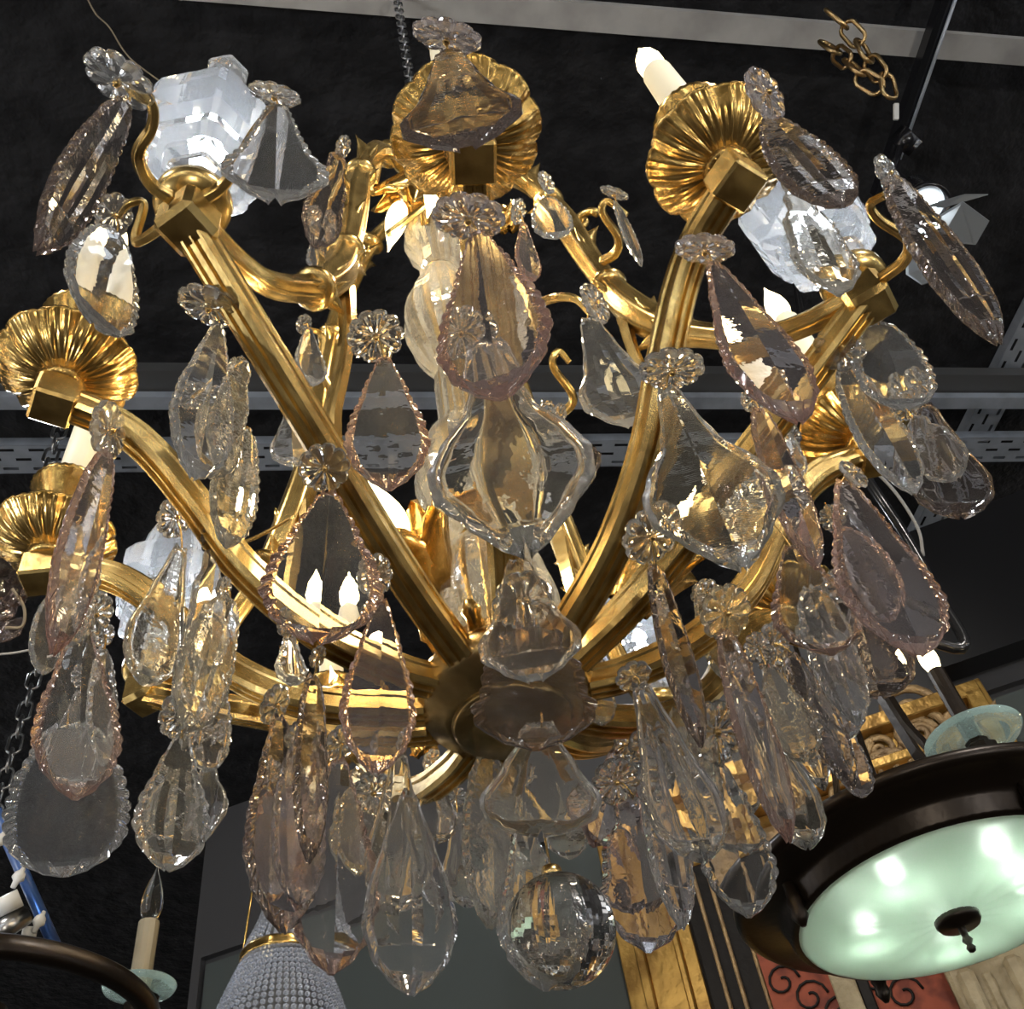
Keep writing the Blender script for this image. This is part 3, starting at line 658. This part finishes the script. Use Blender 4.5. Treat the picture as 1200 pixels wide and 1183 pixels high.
def pendant_w(T0, L, Wd, kind, tint, yaw, flute=False, rr=.017):
    global PEND; PEND += 1
    v = (T0 - CAM); v.z = 0; v.normalize(); u = zu0; w = v.cross(u).normalized(); w = Matrix.Rotation(radians(yaw), 3, u) @ w; n = w.cross(u)
    mb = MB(); c, r = TINT[tint]; plaque(mb, T0, u, w, n, L, Wd / 2, .006, kind, not flute, flute, .0016, PEND)
    o = mb.build('crystal_pendant', [M[c], M[r]], CH)
    rc = T0 + u * (rr + .006); d = (rc - CAM).normalized(); mb = MB()
    nn = (-d + V((rnd.uniform(-.6, .6), 0, rnd.uniform(-.5, .5)))).normalized(); k = 10
    pf = [(.10, .18), (.30, .17), (.5, .19), (.72, .18), (.88, .13), (1.0, .05)]
    lathe(mb, rc, [(a * rr, b * rr) for a, b in pf] + [(a * rr, -b * rr * .75) for a, b in pf[::-1]], 40, nn, mod=lambda a, z, th: (a * (1 - .11 * (1 - abs(cos(5 * th)) ** .4) * a / rr), z + (1 if z > 0 else -1) * rr * .05 * (abs(cos(5 * th)) - .5)), smooth=False)
    mb.build('rosette', M['clear'], o)
    mb = MB(); sweep(mb, [rc + u * (rr + .01), rc, T0 - u * .006], circ(6), .001); mb.build('wire_hook', M['wire'], o)
zu0 = V((0, 0, 1))
kinds = ['leaf', 'spear', 'oval', 'shield', 'pear', 'drop']; tints = ['clear', 'rip', 'warm', 'clear', 'rose', 'smoke', 'clear']
for k in (4, 5, 6, 7, 8, 9):
    az = AZS[k]
    for j, (rho, dz, da, L) in enumerate(((.27, .70, 3, .13), (.40, .84, -2, .15), (.53, .93, 8, .16), (.52, .93, -9, .13))):
        if k == 4 and j == 2: continue
        q = pol(az + da, rho, dz - .035); kd = kinds[(k * 3 + j) % 6]
        pendant_w(q, L * rnd.uniform(.85, 1.15), rnd.uniform(.05, .075), kd, tints[(k * 2 + j * 3) % 7], rnd.uniform(-35, 35), kd in ('pear', 'drop'))
# faceted ball under the hub
bc = at(657, 1090, 1.0)
mb = MB(); Rb = .050; nn = 44; mm = 24
prof = [(Rb * sin(pi * j / mm), -Rb * cos(pi * j / mm)) for j in range(mm + 1)]; prof[0] = (.001, -Rb); prof[-1] = (.001, Rb)
vs = []
lathe(mb, bc, prof, nn, (.15, -.4, 1), mod=lambda r, z, th: (r, z), smooth=False)
ball = mb.build('crystal_ball', M['ballglass'], CH, 'faceted clear crystal ball')
mb = MB(); lathe(mb, bc + V((0, 0, Rb)), [(.006, -.003), (.011, .002), (.010, .010), (.004, .014)], 12); sweep(mb, [bc + V((0, 0, Rb + .01)), V((bc.x, bc.y, bc.z + .12)), V((CX, CY, hz))], circ(6), .0012); mb.build('wire_hook', M['wire'], ball)

# ---- gilt S hooks that carry the outer pendants
def hook(pts, r=.0052, name='scroll_hook', m='gilt'):
    mb = MB(); path = spline([at(*p) for p in pts], 8); sweep(mb, path, [(x * (1 + .12 * cos(5 * i * 2 * pi / 20)), y * (1 + .12 * cos(5 * i * 2 * pi / 20))) for i, (x, y) in enumerate(circ(20))], lambda u: r * (1.1 - .45 * u))
    mb.build(name, M[m], CH)
hook([(200, 232, 1.03), (176, 215, 1.02), (162, 182, 1.0), (178, 150, 1.0), (178, 122, 1.0), (155, 98, 1.0)], .006)
hook([(235, 236, 1.05), (265, 214, 1.05), (296, 160, 1.04), (322, 124, 1.03)], .006)
hook([(196, 262, 1.06), (170, 280, 1.08), (158, 280, 1.09), (168, 240, 1.1), (150, 240, 1.1), (136, 255, 1.1)], .005)
hook([(1034, 325, 1.18), (1060, 305, 1.16), (1064, 282, 1.14), (1030, 258, 1.12), (1020, 240, 1.11), (1038, 228, 1.10)], .006)
hook([(735, 252, 1.43), (712, 236, 1.42), (706, 250, 1.42), (724, 278, 1.43), (722, 296, 1.44), (706, 306, 1.46)][::-1], .0062)
hook([(612, 372, 1.40), (640, 352, 1.3), (672, 350, 1.27), (692, 368, 1.26)], .006)
hook([(640, 495, 1.45), (672, 470, 1.42), (648, 430, 1.40), (655, 412, 1.40), (668, 425, 1.4)], .006)
hook([(432, 295, 1.6), (392, 300, 1.58), (395, 330, 1.55), (372, 250, 1.54), (398, 200, 1.52), (388, 180, 1.50)], .005)
hook([(395, 470, 1.35), (375, 430, 1.38), (378, 395, 1.4), (362, 386, 1.4)], .005)
hook([(455, 275, 1.85), (500, 240, 1.8), (520, 220, 1.7), (508, 208, 1.6)], .006)
hook([(436, 215, 1.9), (448, 180, 1.92), (480, 188, 1.92), (510, 220, 1.9)], .010, 'top_scroll')
hook([(556, 205, 1.9), (600, 200, 1.88), (640, 235, 1.8), (660, 262, 1.7)], .010, 'top_scroll')
hook([(258, 645, 1.5), (300, 630, 1.45), (345, 605, 1.4)], .003, 'cross_wire', 'wire')
# ---- inner leaf-cup lights
def sconce(p0, p1, p2, s=1.0, leaves=7, stem=None):
    a, b, c = at(*p0), at(*p1), at(*p2); ax = (b - a).normalized(); Lc = (b - a).length; x, y, _ = frame(ax)
    mb = MB(); lathe(mb, a, [(.010 * s, -.006), (.013 * s, 0), (.011 * s, .006), (.022 * s, .02), (.027 * s, Lc * .5), (.026 * s, Lc * .8)], 20, ax)
    for i in range(leaves):
        th = 2 * pi * i / leaves; rd = x * cos(th) + y * sin(th)
        leaf(mb, a + rd * (.014 * s) + ax * .004, ax + rd * .28, rd, Lc * 1.15, .019 * s, .12)
    if stem: sweep(mb, spline([at(*q) for q in stem], 6), circ(10), .0055)
    o = mb.build('leaf_cup', M['gilt_pan'], CH)
    bx = (c - b).normalized(); k = (c - b).length / .092
    bulb(o, b - bx * .01, bx, k * .9)
    LIGHTS.append((c + bx * .01, 'warm'))
sconce((512, 698, 1.14), (468, 618, 1.12), (408, 540, 1.08), 1.35, stem=[(560, 765, 1.10), (530, 730, 1.12), (512, 698, 1.14)])
sconce((735, 712, 1.16), (768, 650, 1.2), (812, 566, 1.20), 1.35, stem=[(680, 770, 1.12), (712, 745, 1.13), (735, 712, 1.16)])
sconce((500, 200, 1.95), (468, 245, 1.9), (452, 306, 1.82), 1.2)
sconce((530, 180, 1.75), (512, 205, 1.70), (498, 268, 1.64), 1.2, 6)
sconce((402, 835, 1.36), (396, 815, 1.38), (384, 768, 1.36), 1.2, 6)
sconce((480, 830, 1.2), (476, 815, 1.2), (462, 765, 1.18), 1.0, 6)
sconce((505, 880, 1.34), (498, 872, 1.34), (482, 848, 1.36), .8, 6)
sconce((590, 268, 1.7), (598, 252, 1.72), (604, 226, 1.75), .7, 6)
for p, kind in LIGHTS:
    if kind == 'warm': lamp('POINT', 'bulb_light', p, .9, (1, .80, .52), size=.012)
    else: lamp('POINT', 'obelisk_light', p, 2.2, (.85, .92, 1), size=.012)  # cool ones are added inside the obelisks to make their glass glow
# chandelier's own suspension chain
chain('suspension_chain', [V((CX, CY, 1.6 + 2.0)), V((CX, CY, 5.1))], .022, .0115, .0028, M['steel'], 'thin steel chain holding up the large crystal chandelier', parts=True)

# ------------------------------------------------------------------ spotlight with barn doors
SPH = at(1085, 240, 3.3)
sp_t = thing('track_spotlight', SPH, 'black track spotlight with open grey barn doors, lit cool white', 'spotlight')
fd = (at(1104, 262, 3.05) - SPH).normalized()
mb = MB(); lathe(mb, SPH - fd * .12, [(.02, -.10), (.05, -.09), (.058, 0), (.062, .10), (.066, .15), (.058, .15), (.052, .10)], 28, fd); mb.build('housing', M['blackgloss'], sp_t)
mb = MB(); lathe(mb, SPH - fd * .01, [(.001, 0), (.030, .004), (.034, -.002)], 24, fd); mb.build('lens', M['lamp'], sp_t, 'glowing white lens')
def vane(pts, t):
    ps = [at(x, y, tt) for x, y, tt in pts]; nrm = (ps[1] - ps[0]).cross(ps[2] - ps[0]).normalized() * .0015
    k = len(ps); mb = MB(); mb.add([p + nrm for p in ps] + [p - nrm for p in ps], [list(range(k)), [k + i for i in range(k)][::-1]] + [[i, (i + 1) % k, k + (i + 1) % k, k + i][::-1] for i in range(k)], 0, False)
    mb.build('barn_door', M['vane'], sp_t)
vane([(1102, 252, 3.2), (1128, 236, 3.1), (1159, 259, 3.0), (1143, 287, 3.0), (1100, 283, 3.1)], 0)
vane([(1082, 242, 3.25), (1130, 228, 3.1), (1158, 228, 3.05), (1106, 243, 3.15)], 0)
vane([(1062, 300, 3.2), (1094, 308, 3.1), (1098, 328, 3.05), (1080, 334, 3.05), (1062, 322, 3.1)], 0)
mb = MB(); sweep(mb, [SPH - fd * .1, SPH - fd * .12 + V((0, 0, .2)), at(1058, 160, 3.75)], circ(10), .014); lathe(mb, at(1062, 165, 3.72), [(.04, -.03), (.045, 0), (.04, .04)], 4, (0, 0, 1)); mb.build('bracket', M['blackgloss'], sp_t)
mb = MB(); box(mb, at(1050, 131, 3.65), AX * .008, AY * .026, AZ * .006, .002); tag(mb.build('track_clip', M['white']), 'tiny white plastic clip beside the black lighting track', 'clip')
mb = MB(); p_, q_ = atz(1124, -20, Z1 - .1), atz(1053, 185, Z1 - .1); sweep(mb, [p_ - V((0, 0, .012)), q_ - V((0, 0, .012))], circ(8), .006)  # bright strip modelled as the highlight on the glossy track edge
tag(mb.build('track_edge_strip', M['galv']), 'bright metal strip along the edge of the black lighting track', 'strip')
# cables
mb = MB(); sweep(mb, spline([at(1005, 535, 2.6), at(1045, 572, 2.6), at(1075, 618, 2.6), at(1082, 652, 2.6)], 8), circ(8), .004)
tag(mb.build('thin_cable', M['rail']), 'thin pale cable curving down beside the large rose crystal', 'cable')
# ------------------------------------------------------------------ right pendant light (bronze, green glass)
GC = at(1122, 1078, 1.75)   # centre of the glass underside
RP = thing('bronze_pendant_light', GC, 'dark bronze ceiling light with glowing green glass dish, lower right', 'ceiling light')
zu = V((0, 0, 1))
mb = MB(); lathe(mb, GC, [(.001, .000), (.06, .002), (.12, .004), (.18, .010), (.220, .017), (.227, .020), (.229, .024), (.229, .028), (.222, .028), (.17, .015), (.1, .008), (.001, .005)], 72, mod=lambda r, z, th: (r, z + .003 * abs(cos(8 * th)) * (r > .05) * (r < .21))); mb.build('glass_dish', M['dish'], RP, 'glowing pale green ribbed glass dish')
mb = MB(); lathe(mb, GC + zu * .024, [(.222, 0), (.236, 0), (.240, .004), (.243, .026), (.250, .034), (.298, .042), (.306, .043), (.312, .048), (.312, .058), (.302, .064), (.25, .066), (.228, .06), (.222, .02), (.222, 0)], 192, cap=False, mod=lambda r, z, th: (r * (1 + .006 * cos(96 * th) * (.003 < z < .03)), z)); mb.build('bronze_ring', M['bronze'], RP)
mb = MB(); lathe(mb, GC, [(.001, -.05), (.005, -.048), (.007, -.043), (.004, -.038), (.008, -.032), (.005, -.026), (.006, -.012), (.030, -.010), (.034, -.004), (.034, .002), (.001, .004)], 28); mb.build('finial', M['bronze'], RP)
for i in range(4):
    th = radians(-70 + i * 90); d = V((cos(th), sin(th), 0)); q = GC + d * .25 + zu * .03
    mb = MB(); lathe(mb, q + zu * .08, [(.011, 0), (.010, -.07), (.013, -.08), (.010, -.088), (.013, -.10), (.004, -.115)], 12); mb.build('bracket_knob', M['bronze'], RP)
for i in range(5):
    th = radians(20 + i * 72); d = V((cos(th), sin(th), 0))
    mb = MB(); sweep(mb, [GC + d * .045 + zu * .62, GC + d * .075 + zu * .3, GC + d * .12 + zu * .13], [(-.010, -.004), (.010, -.004), (.010, .004), (-.010, .004)], 1, d.cross(zu), 0, False); mb.build('hanging_rod', M['bronze'], RP)
mb = MB(); lathe(mb, GC + zu * .60, [(.03, 0), (.055, .004), (.06, .015), (.052, .03), (.03, .05), (.012, .06), (.01, .16)], 24); lathe(mb, GC + zu * .085, [(.01, 0), (.24, .0), (.24, .008), (.01, .008)], 40); mb.build('top_plate', M['bronze'], RP)
def disc_candle(root, base, lit, h=.115, s=1.0):
    mb = MB(); lathe(mb, base, [(.022 * s, -.03), (.026 * s, -.028), (.026 * s, .002), (.018 * s, .008), (.018 * s, .014)], 8, smooth=False); mb.build('candle_socket', M['bronze'], root)
    mb = MB(); lathe(mb, base + zu * .014, [(.012 * s, 0), (.05 * s, .002), (.070 * s, .007), (.073 * s, .011), (.069 * s, .012), (.05 * s, .006), (.012 * s, .005)], 48); mb.build('glass_drip_disc', M['disc'], root)
    mb = MB(); lathe(mb, base + zu * .02, [(.0135, 0), (.0135, h), (.008, h + .002)], 12, smooth=False); c = mb.build('candle_sleeve', M['bronze'] if lit else M['oldsleeve'], root)
    bulb(c, base + zu * (.02 + h), (0, 0, 1), .9, mkey='bulb' if lit else 'bulbtip')
    if lit: lamp('POINT', 'bulb_light', base + zu * (.06 + h), .8, (1, .9, .7), size=.012)
# candle stands on the ring: the ring point under photo pixel (1150, 885)
bq = atz(1150, 880, GC.z + .145); dd = V((bq.x - GC.x, bq.y - GC.y, 0)); print('disc radius from axis', dd.length)
disc_candle(RP, bq, True, .13)
mb = MB(); sweep(mb, [bq - zu * .03, bq - zu * .05, GC + dd.normalized() * .30 + zu * .085], circ(8), .01); mb.build('candle_arm', M['bronze'], RP)
b2 = bq + V((.20, .10, -.02))
disc_candle(RP, b2, True, .10)
mb = MB(); sweep(mb, [b2 - zu * .03, b2 - zu * .04, GC + zu * .085 + (b2 - GC).normalized() * .29], circ(8), .01); mb.build('candle_arm', M['bronze'], RP)
for i in range(5):
    th = radians(10 + i * 72); lamp('POINT', 'dish_lamp', GC + V((.13 * cos(th), .13 * sin(th), .052)), .8, (.92, 1, .92), size=.018)
mb = MB(); sweep(mb, spline([GC + zu * .74, at(1118, 760, 2.0), at(1100, 700, 2.1), at(1060, 628, 2.2), at(1015, 560, 2.3), at(960, 470, 2.6), V((1.2, 1.6, 5.2))], 8), circ(8), .011)
mb.build('power_cable', M['cable'], RP, 'black power cable')
# ------------------------------------------------------------------ left ring chandelier
LC = at(-30, 1214, 1.5)
LP = thing('bronze_ring_chandelier', LC, 'dark bronze ring chandelier with an unlit candle, cut off at bottom left', 'chandelier')
mb = MB(); lathe(mb, LC, [(.188, 0), (.192, -.004), (.204, -.004), (.208, 0), (.208, .016), (.204, .020), (.192, .020), (.188, .016), (.188, 0)], 80, cap=False); mb.build('ring', M['bronze'], LP)
mb = MB()
for i in range(4):
    th = radians(25 + i * 90); d = V((cos(th), sin(th), 0)); sweep(mb, [LC + d * .18 + zu * .01, LC + zu * .02], [(-.012, -.004), (.012, -.004), (.012, .004), (-.012, .004)], 1, d.cross(zu), 0, False)
lathe(mb, LC, [(.02, -.01), (.03, 0), (.03, .03), (.01, .04)], 20); mb.build('cross_bar', M['bronze'], LP)
lb = atz(160, 1180, LC.z + .03)
disc_candle(LP, lb, False, .09, .62)
mb = MB(); sweep(mb, [lb - zu * .02, lb - zu * .03, LC + (lb - LC).normalized() * .2 + zu * .01], circ(8), .007); mb.build('candle_arm', M['bronze'], LP)
def vchain(px, py, ybot, a, label):
    p = atz(px, py, 5.1); n_ = V((p.x, p.y, 0)); k = 5.0
    while k > 0:
        w_ = V((p.x, p.y, k)) - CAM
        if 591.5 + F * w_.dot(AY) / w_.dot(AZ) > ybot: break
        k -= .02
    chain('steel_chain', [V((p.x, p.y, 5.1)), V((p.x, p.y, k))], a, a * .52, a * .13, M['steel'], label)
vchain(134, 479, 960, .034, 'thin steel chain hanging beside the leftmost scalloped pendants')
vchain(82, 472, 640, .045, 'darker steel chain hanging between the two left drip pans')
# blue tube with white fittings
BT = thing('blue_tube_fixture', at(40, 1050, 1.9), 'blue plastic tube with white fittings behind the bronze ring, lower left', 'light fixture')
mb = MB(); sweep(mb, [at(-6, 950, 1.9), at(64, 1108, 1.9)], circ(10), .010); mb.build('blue_tube', M['bluepipe'], BT)
for (x, y) in ((22, 1028), (46, 1080), (0, 985)):
    q = at(x, y, 1.87); mb = MB(); lathe(mb, q, [(.004, -.018), (.005, -.008), (.010, -.003), (.008, .006), (.004, .010), (.003, .016)], 14, (.3, 0, 1)); mb.build('clip', M['white'], BT)
for a, b, r in (((-8, 1068, 1.85), (24, 1052, 1.85), .014), ((32, 1105, 1.88), (36, 1086, 1.88), .011)):
    mb = MB(); sweep(mb, [at(*a), at(*b)], circ(16), r); mb.build('white_tube', M['white'], BT)
mb = MB(); sweep(mb, [at(-8, 1098, 1.84), at(30, 1072, 1.86)], circ(14), .016); mb.build('steel_tube', M['steel'], BT)
# dark crystal fixture at left edge
DK = thing('dark_crystal_light', at(15, 690, 1.9), 'dim dark crystal light partly hidden below the left drip pans', 'ceiling light')
mb = MB(); lathe(mb, at(5, 672, 1.92), [(.01, -.03), (.05, -.02), (.07, 0), (.05, .02), (.01, .03)], 24); mb.build('body', M['bronze'], DK)
for (x, y, w_) in ((8, 660, .022), (26, 672, .020), (2, 690, .02), (18, 700, .018), (34, 690, .012), (6, 716, .018), (14, 738, .016), (-4, 730, .016)):
    q = at(x, y, 1.88); mb = MB(); lathe(mb, q, [(.003, .035), (w_ * .6, .02), (w_, 0), (w_ * .7, -.02), (.003, -.035)], 7, (.2, .3, 1), smooth=False); mb.build('crystal_drop', M['smokerim'], DK)
mb = MB(); sweep(mb, spline([at(14, 690, 1.86), at(28, 712, 1.86), at(26, 734, 1.86), at(6, 736, 1.86)], 6), circ(6), .0025); mb.build('wire_loop', M['cord'], DK)
mb = MB(); sweep(mb, spline([at(-10, 768, 1.7), at(20, 765, 1.7), at(46, 758, 1.7), at(66, 742, 1.7)], 6), circ(6), .0018); tag(mb.build('pale_wire', M['rail']), 'thin pale wire stretched at the left edge beside the steel chain', 'wire')
mb = MB(); sweep(mb, spline([at(100, -6, 3.2), at(112, 16, 3.2), at(128, 32, 3.2), at(144, 58, 3.2), at(160, 75, 3.2), at(205, 108, 3.2)], 6), circ(5), .0022); tag(mb.build('brown_cord', M['cord']), 'thin brown cord hanging crookedly at the upper left', 'cord')
# ------------------------------------------------------------------ beaded basket light
BC = at(330, 1160, 2.6); wv = F / 2.3
BL = thing('beaded_basket_light', BC, 'basket light draped in strings of glass beads under a gilt band, bottom left', 'ceiling light')
mb = MB(); lathe(mb, BC + zu * .07, [(.078, -.012), (.094, -.012), (.098, -.004), (.094, 0), (.098, .006), (.094, .014), (.078, .014)], 48, mod=lambda r, z, th: (r * (1 + .01 * cos(36 * th)), z)); mb.build('gilt_band', M['gilt_pan'], BL)
def even(p, st):
    out = [p[0]]; acc = 0
    for a, b in zip(p, p[1:]):
        acc += (b - a).length
        if acc >= st: out.append(b); acc = 0
    return out
def beads(name, prof, ns, br, label):
    mb = MB(); base = []
    for z, r, k in ((1, 0, 1), (.4, .92, 5), (-.4, .92, 5), (-1, 0, 1)):
        for i in range(k): base.append((r * cos(2 * pi * i / k + z), r * sin(2 * pi * i / k + z), z))
    fs = [[0, 1 + i, 1 + (i + 1) % 5] for i in range(5)] + [[1 + i, 6 + i, 6 + (i + 1) % 5, 1 + (i + 1) % 5] for i in range(5)] + [[11, 6 + (i + 1) % 5, 6 + i] for i in range(5)]
    for s in range(ns):
        th = 2 * pi * s / ns
        for (r, z) in prof:
            c = BC + V((r * cos(th), r * sin(th), z)); mb.add([c + V(b) * br for b in base], fs, 0, False)
    o = mb.build(name, M['bead'], BL, label); o['kind'] = 'stuff'
pr = spline([V((.092, 0, .056)), V((.112, 0, .01)), V((.138, 0, -.06)), V((.150, 0, -.13)), V((.14, 0, -.2)), V((.1, 0, -.27)), V((.02, 0, -.32))], 40)
pr = even(pr, .0145)
beads('bead_strings', [(q.x, q.z) for q in pr], 58, .0068, 'strings of small glass beads')
pr = spline([V((.088, 0, .09)), V((.055, 0, .17)), V((.038, 0, .26)), V((.036, 0, .36))], 40)
pr = even(pr, .012)
beads('bead_strings', [(q.x, q.z) for q in pr], 30, .0062, 'strings of beads above the band')
mb = MB(); lathe(mb, BC, [(.03, .36), (.05, .2), (.08, .08), (.09, .05), (.13, -.06), (.142, -.13), (.13, -.2), (.05, -.29)], 32, cap=False); mb.build('lining', M['rail2'], BL)
mb = MB(); lathe(mb, BC, [(.006, .36), (.04, .37), (.04, .38), (.005, .40), (.004, 2.5)], 12); mb.build('stem', M['bronze'], BL)
mb = MB(); sweep(mb, [BC + V((-.094, -.01, .07)), BC + V((-.075, 0, .40))], circ(6), .003); mb.build('side_rod', M['gilt_pan'], BL)
# ------------------------------------------------------------------ furniture and frames against the wall
def sw(px, py, off): return ws(wp(px, py, off)), wp(px, py, off).z
# plain gilt frame: left stile + top rail + dark centre
a0, za = sw(713, 1068, .10); a1, _ = sw(806, 1078, .10); _, zt = sw(700, 985, .10)
PF = thing('gilt_frame', wp(760, 1100, .05), 'tall plain gilt wood frame leaning on the wall behind the crystal ball', 'frame')
mb = MB(); w_ = a1 - a0
for f0, f1, o1 in ((0, .22, .075), (.22, .34, .10), (.34, .74, .085), (.74, .82, .11), (.82, 1, .095)): wbox(mb, a0 + w_ * f0, a0 + w_ * f1, 0.9, zt, .01, o1, 0, .004)
mb.build('stile', M['goldleaf'], PF)
mb = MB()
for f0, f1, o1 in ((0, .22, .075), (.22, .34, .10), (.34, .74, .085), (.74, .82, .11), (.82, 1, .095)): wbox(mb, a1, a1 + .12, zt - w_ * f1, zt - w_ * f0, .01, o1, 0, .004)
mb.build('top_rail', M['goldleaf'], PF)
# dark carved panel
d0, _ = sw(812, 1100, .16); d1, _ = sw(905, 1100, .16); _, dz = sw(830, 1010, .16)
DP = thing('carved_wood_panel', wp(860, 1120, .1), 'dark carved wood panel with vertical mouldings right of the plain gilt frame', 'panel')
mb = MB(); wbox(mb, d0, d1, .9, dz, .112, .17, 0, .01); mb.build('board', M['darkwood'], DP)
ww = d1 - d0
for f in (.22, .42, .70, .86):
    mb = MB(); wbox(mb, d0 + ww * f, d0 + ww * (f + .05), .9, dz - .03, .17, .19, 0, .003); mb.build('moulding', M['carved'], DP)
# red brocade screen
r0, rz = sw(885, 1115, .25); r1, _ = sw(1110, 1150, .25)
RS = thing('red_brocade_screen', wp(1000, 1150, .2), 'red brocade panel with cream stile beneath the green glass dish', 'screen')
mb = MB(); wbox(mb, r0, r1, .9, rz, .20, .24); mb.build('brocade', M['red'], RS)
c0, _ = sw(980, 1170, .27); c1, _ = sw(1010, 1170, .27)
mb = MB(); wbox(mb, c0, c1, .9, rz, .24, .27, 0, .004); mb.build('stile', M['cream'], RS, 'cream stile')
mb = MB(); wbox(mb, c1, c1 + (c1 - c0) * .5, .9, rz, .24, .262, 0, .004); mb.build('stile', M['darkwood'], RS, 'dark inner stile')
mb = MB()
for i in range(7):
    q = S0 + WD * (r0 + (r1 - r0) * (.1 + .13 * i)) + WN * .243; q.z = rz - .1 - .06 * (i % 3)
    vol = [q + WD * (.05 * (1 - k / 20) * cos(k * .5)) + zu * (.05 * (1 - k / 20) * sin(k * .5)) for k in range(17)]
    sweep(mb, vol, circ(6), .004)
mb.build('scroll_pattern', M['darkwood'], RS)
# cream carved cabinet
k0, kz = sw(1108, 1140, .35); k1 = k0 + 1.2; _, kz2 = sw(1195, 1095, .35)
CC = thing('carved_cabinet', wp(1180, 1150, .3), 'cream carved wood cabinet top at the bottom right corner', 'cabinet')
mb = MB(); wbox(mb, k0, k1, .5, kz2, .28, .33, 0, .01); mb.build('body', M['cream'], CC)
for i in range(9):
    mb = MB(); s0 = k0 + .02 + i * .12; wbox(mb, s0, s0 + .045, .5, kz2 - .04, .33, .36, 0, .012); wbox(mb, s0 + .06, s0 + .085, .5, kz2 - .06, .33, .345, 0, .005); mb.build('fluting', M['cream'], CC)
mb = MB(); wbox(mb, k0 - .02, k1, kz2, kz2 + .03, .27, .37, 0, .008); mb.build('cornice', M['cream'], CC)
# ornate gilt frame: leaning on the wall, upper right
OF = thing('carved_gilt_frame', wp(1050, 860, .05), 'ornate carved gilt frame high on the wall behind the bronze light', 'frame')
o1s, o1z = sw(1146, 790, .12); o0s = a1 + .16
bw = .24
mb = MB()
for f0, f1, oo in ((0, .08, .10), (.08, .30, .13), (.30, .72, .075), (.72, .86, .12), (.86, 1, .06)):
    wbox(mb, o0s, o1s - bw * f0, o1z - bw * f1, o1z - bw * f0, .01, oo, 0, .004)
mb.build('top_rail', M['goldleaf'], OF)
mb = MB()
for f0, f1, oo in ((0, .08, .10), (.08, .30, .13), (.30, .72, .075), (.72, .86, .12), (.86, 1, .06)):
    wbox(mb, o1s - bw * f1, o1s - bw * f0, 1.5, o1z - bw * f1 + .02, .01, oo, 0, .004)
mb.build('stile', M['goldleaf'], OF)
mb = MB(); wbox(mb, o0s, o1s - bw, 1.5, o1z - bw, .01, .04); mb.build('panel', M['carved'], OF)
mb = MB()
def wpt(s, z, off): q = S0 + WD * s + WN * off; q.z = z; return q
for i in range(16):
    cs = o1s - bw * .5 - i * .135
    if cs < o0s + .08: continue
    cz = o1z - bw * .5 if i % 2 else o1z - bw * .55; sg = 1 if i % 2 else -1
    vol = [wpt(cs + sg * .055 * (1 - k / 24) * cos(k * .45), cz + .055 * (1 - k / 24) * sin(k * .45), .09) for k in range(22)]
    sweep(mb, vol, circ(8), lambda u: .013 - .006 * u)
    leaf(mb, wpt(cs + .05, cz - .02, .08), WD * .8 + zu * .5, WN, .09, .025, .25)
for i in range(8):
    cs = o1s - bw * .5; cz = o1z - bw - .02 - i * .13; sg = 1 if i % 2 else -1
    vol = [wpt(cs + sg * .05 * (1 - k / 24) * cos(k * .45), cz + .05 * (1 - k / 24) * sin(k * .45), .09) for k in range(22)]
    sweep(mb, vol, circ(8), lambda u: .013 - .006 * u)
for (px, py, r_) in ((1062, 832, .10), (1077, 858, .09), (985, 932, .13), (1040, 905, .09), (920, 925, .10)):
    q = wp(px, py, .10); cs = ws(q); cz = q.z
    if cs < o0s + r_: continue
    vol = [wpt(cs + r_ * (1 - k / 28) * cos(k * .42), cz + r_ * (1 - k / 28) * sin(k * .42), .09) for k in range(26)]
    sweep(mb, vol, circ(8), lambda u: .016 - .008 * u)
mb.build('carved_scrollwork', M['carved'], OF)
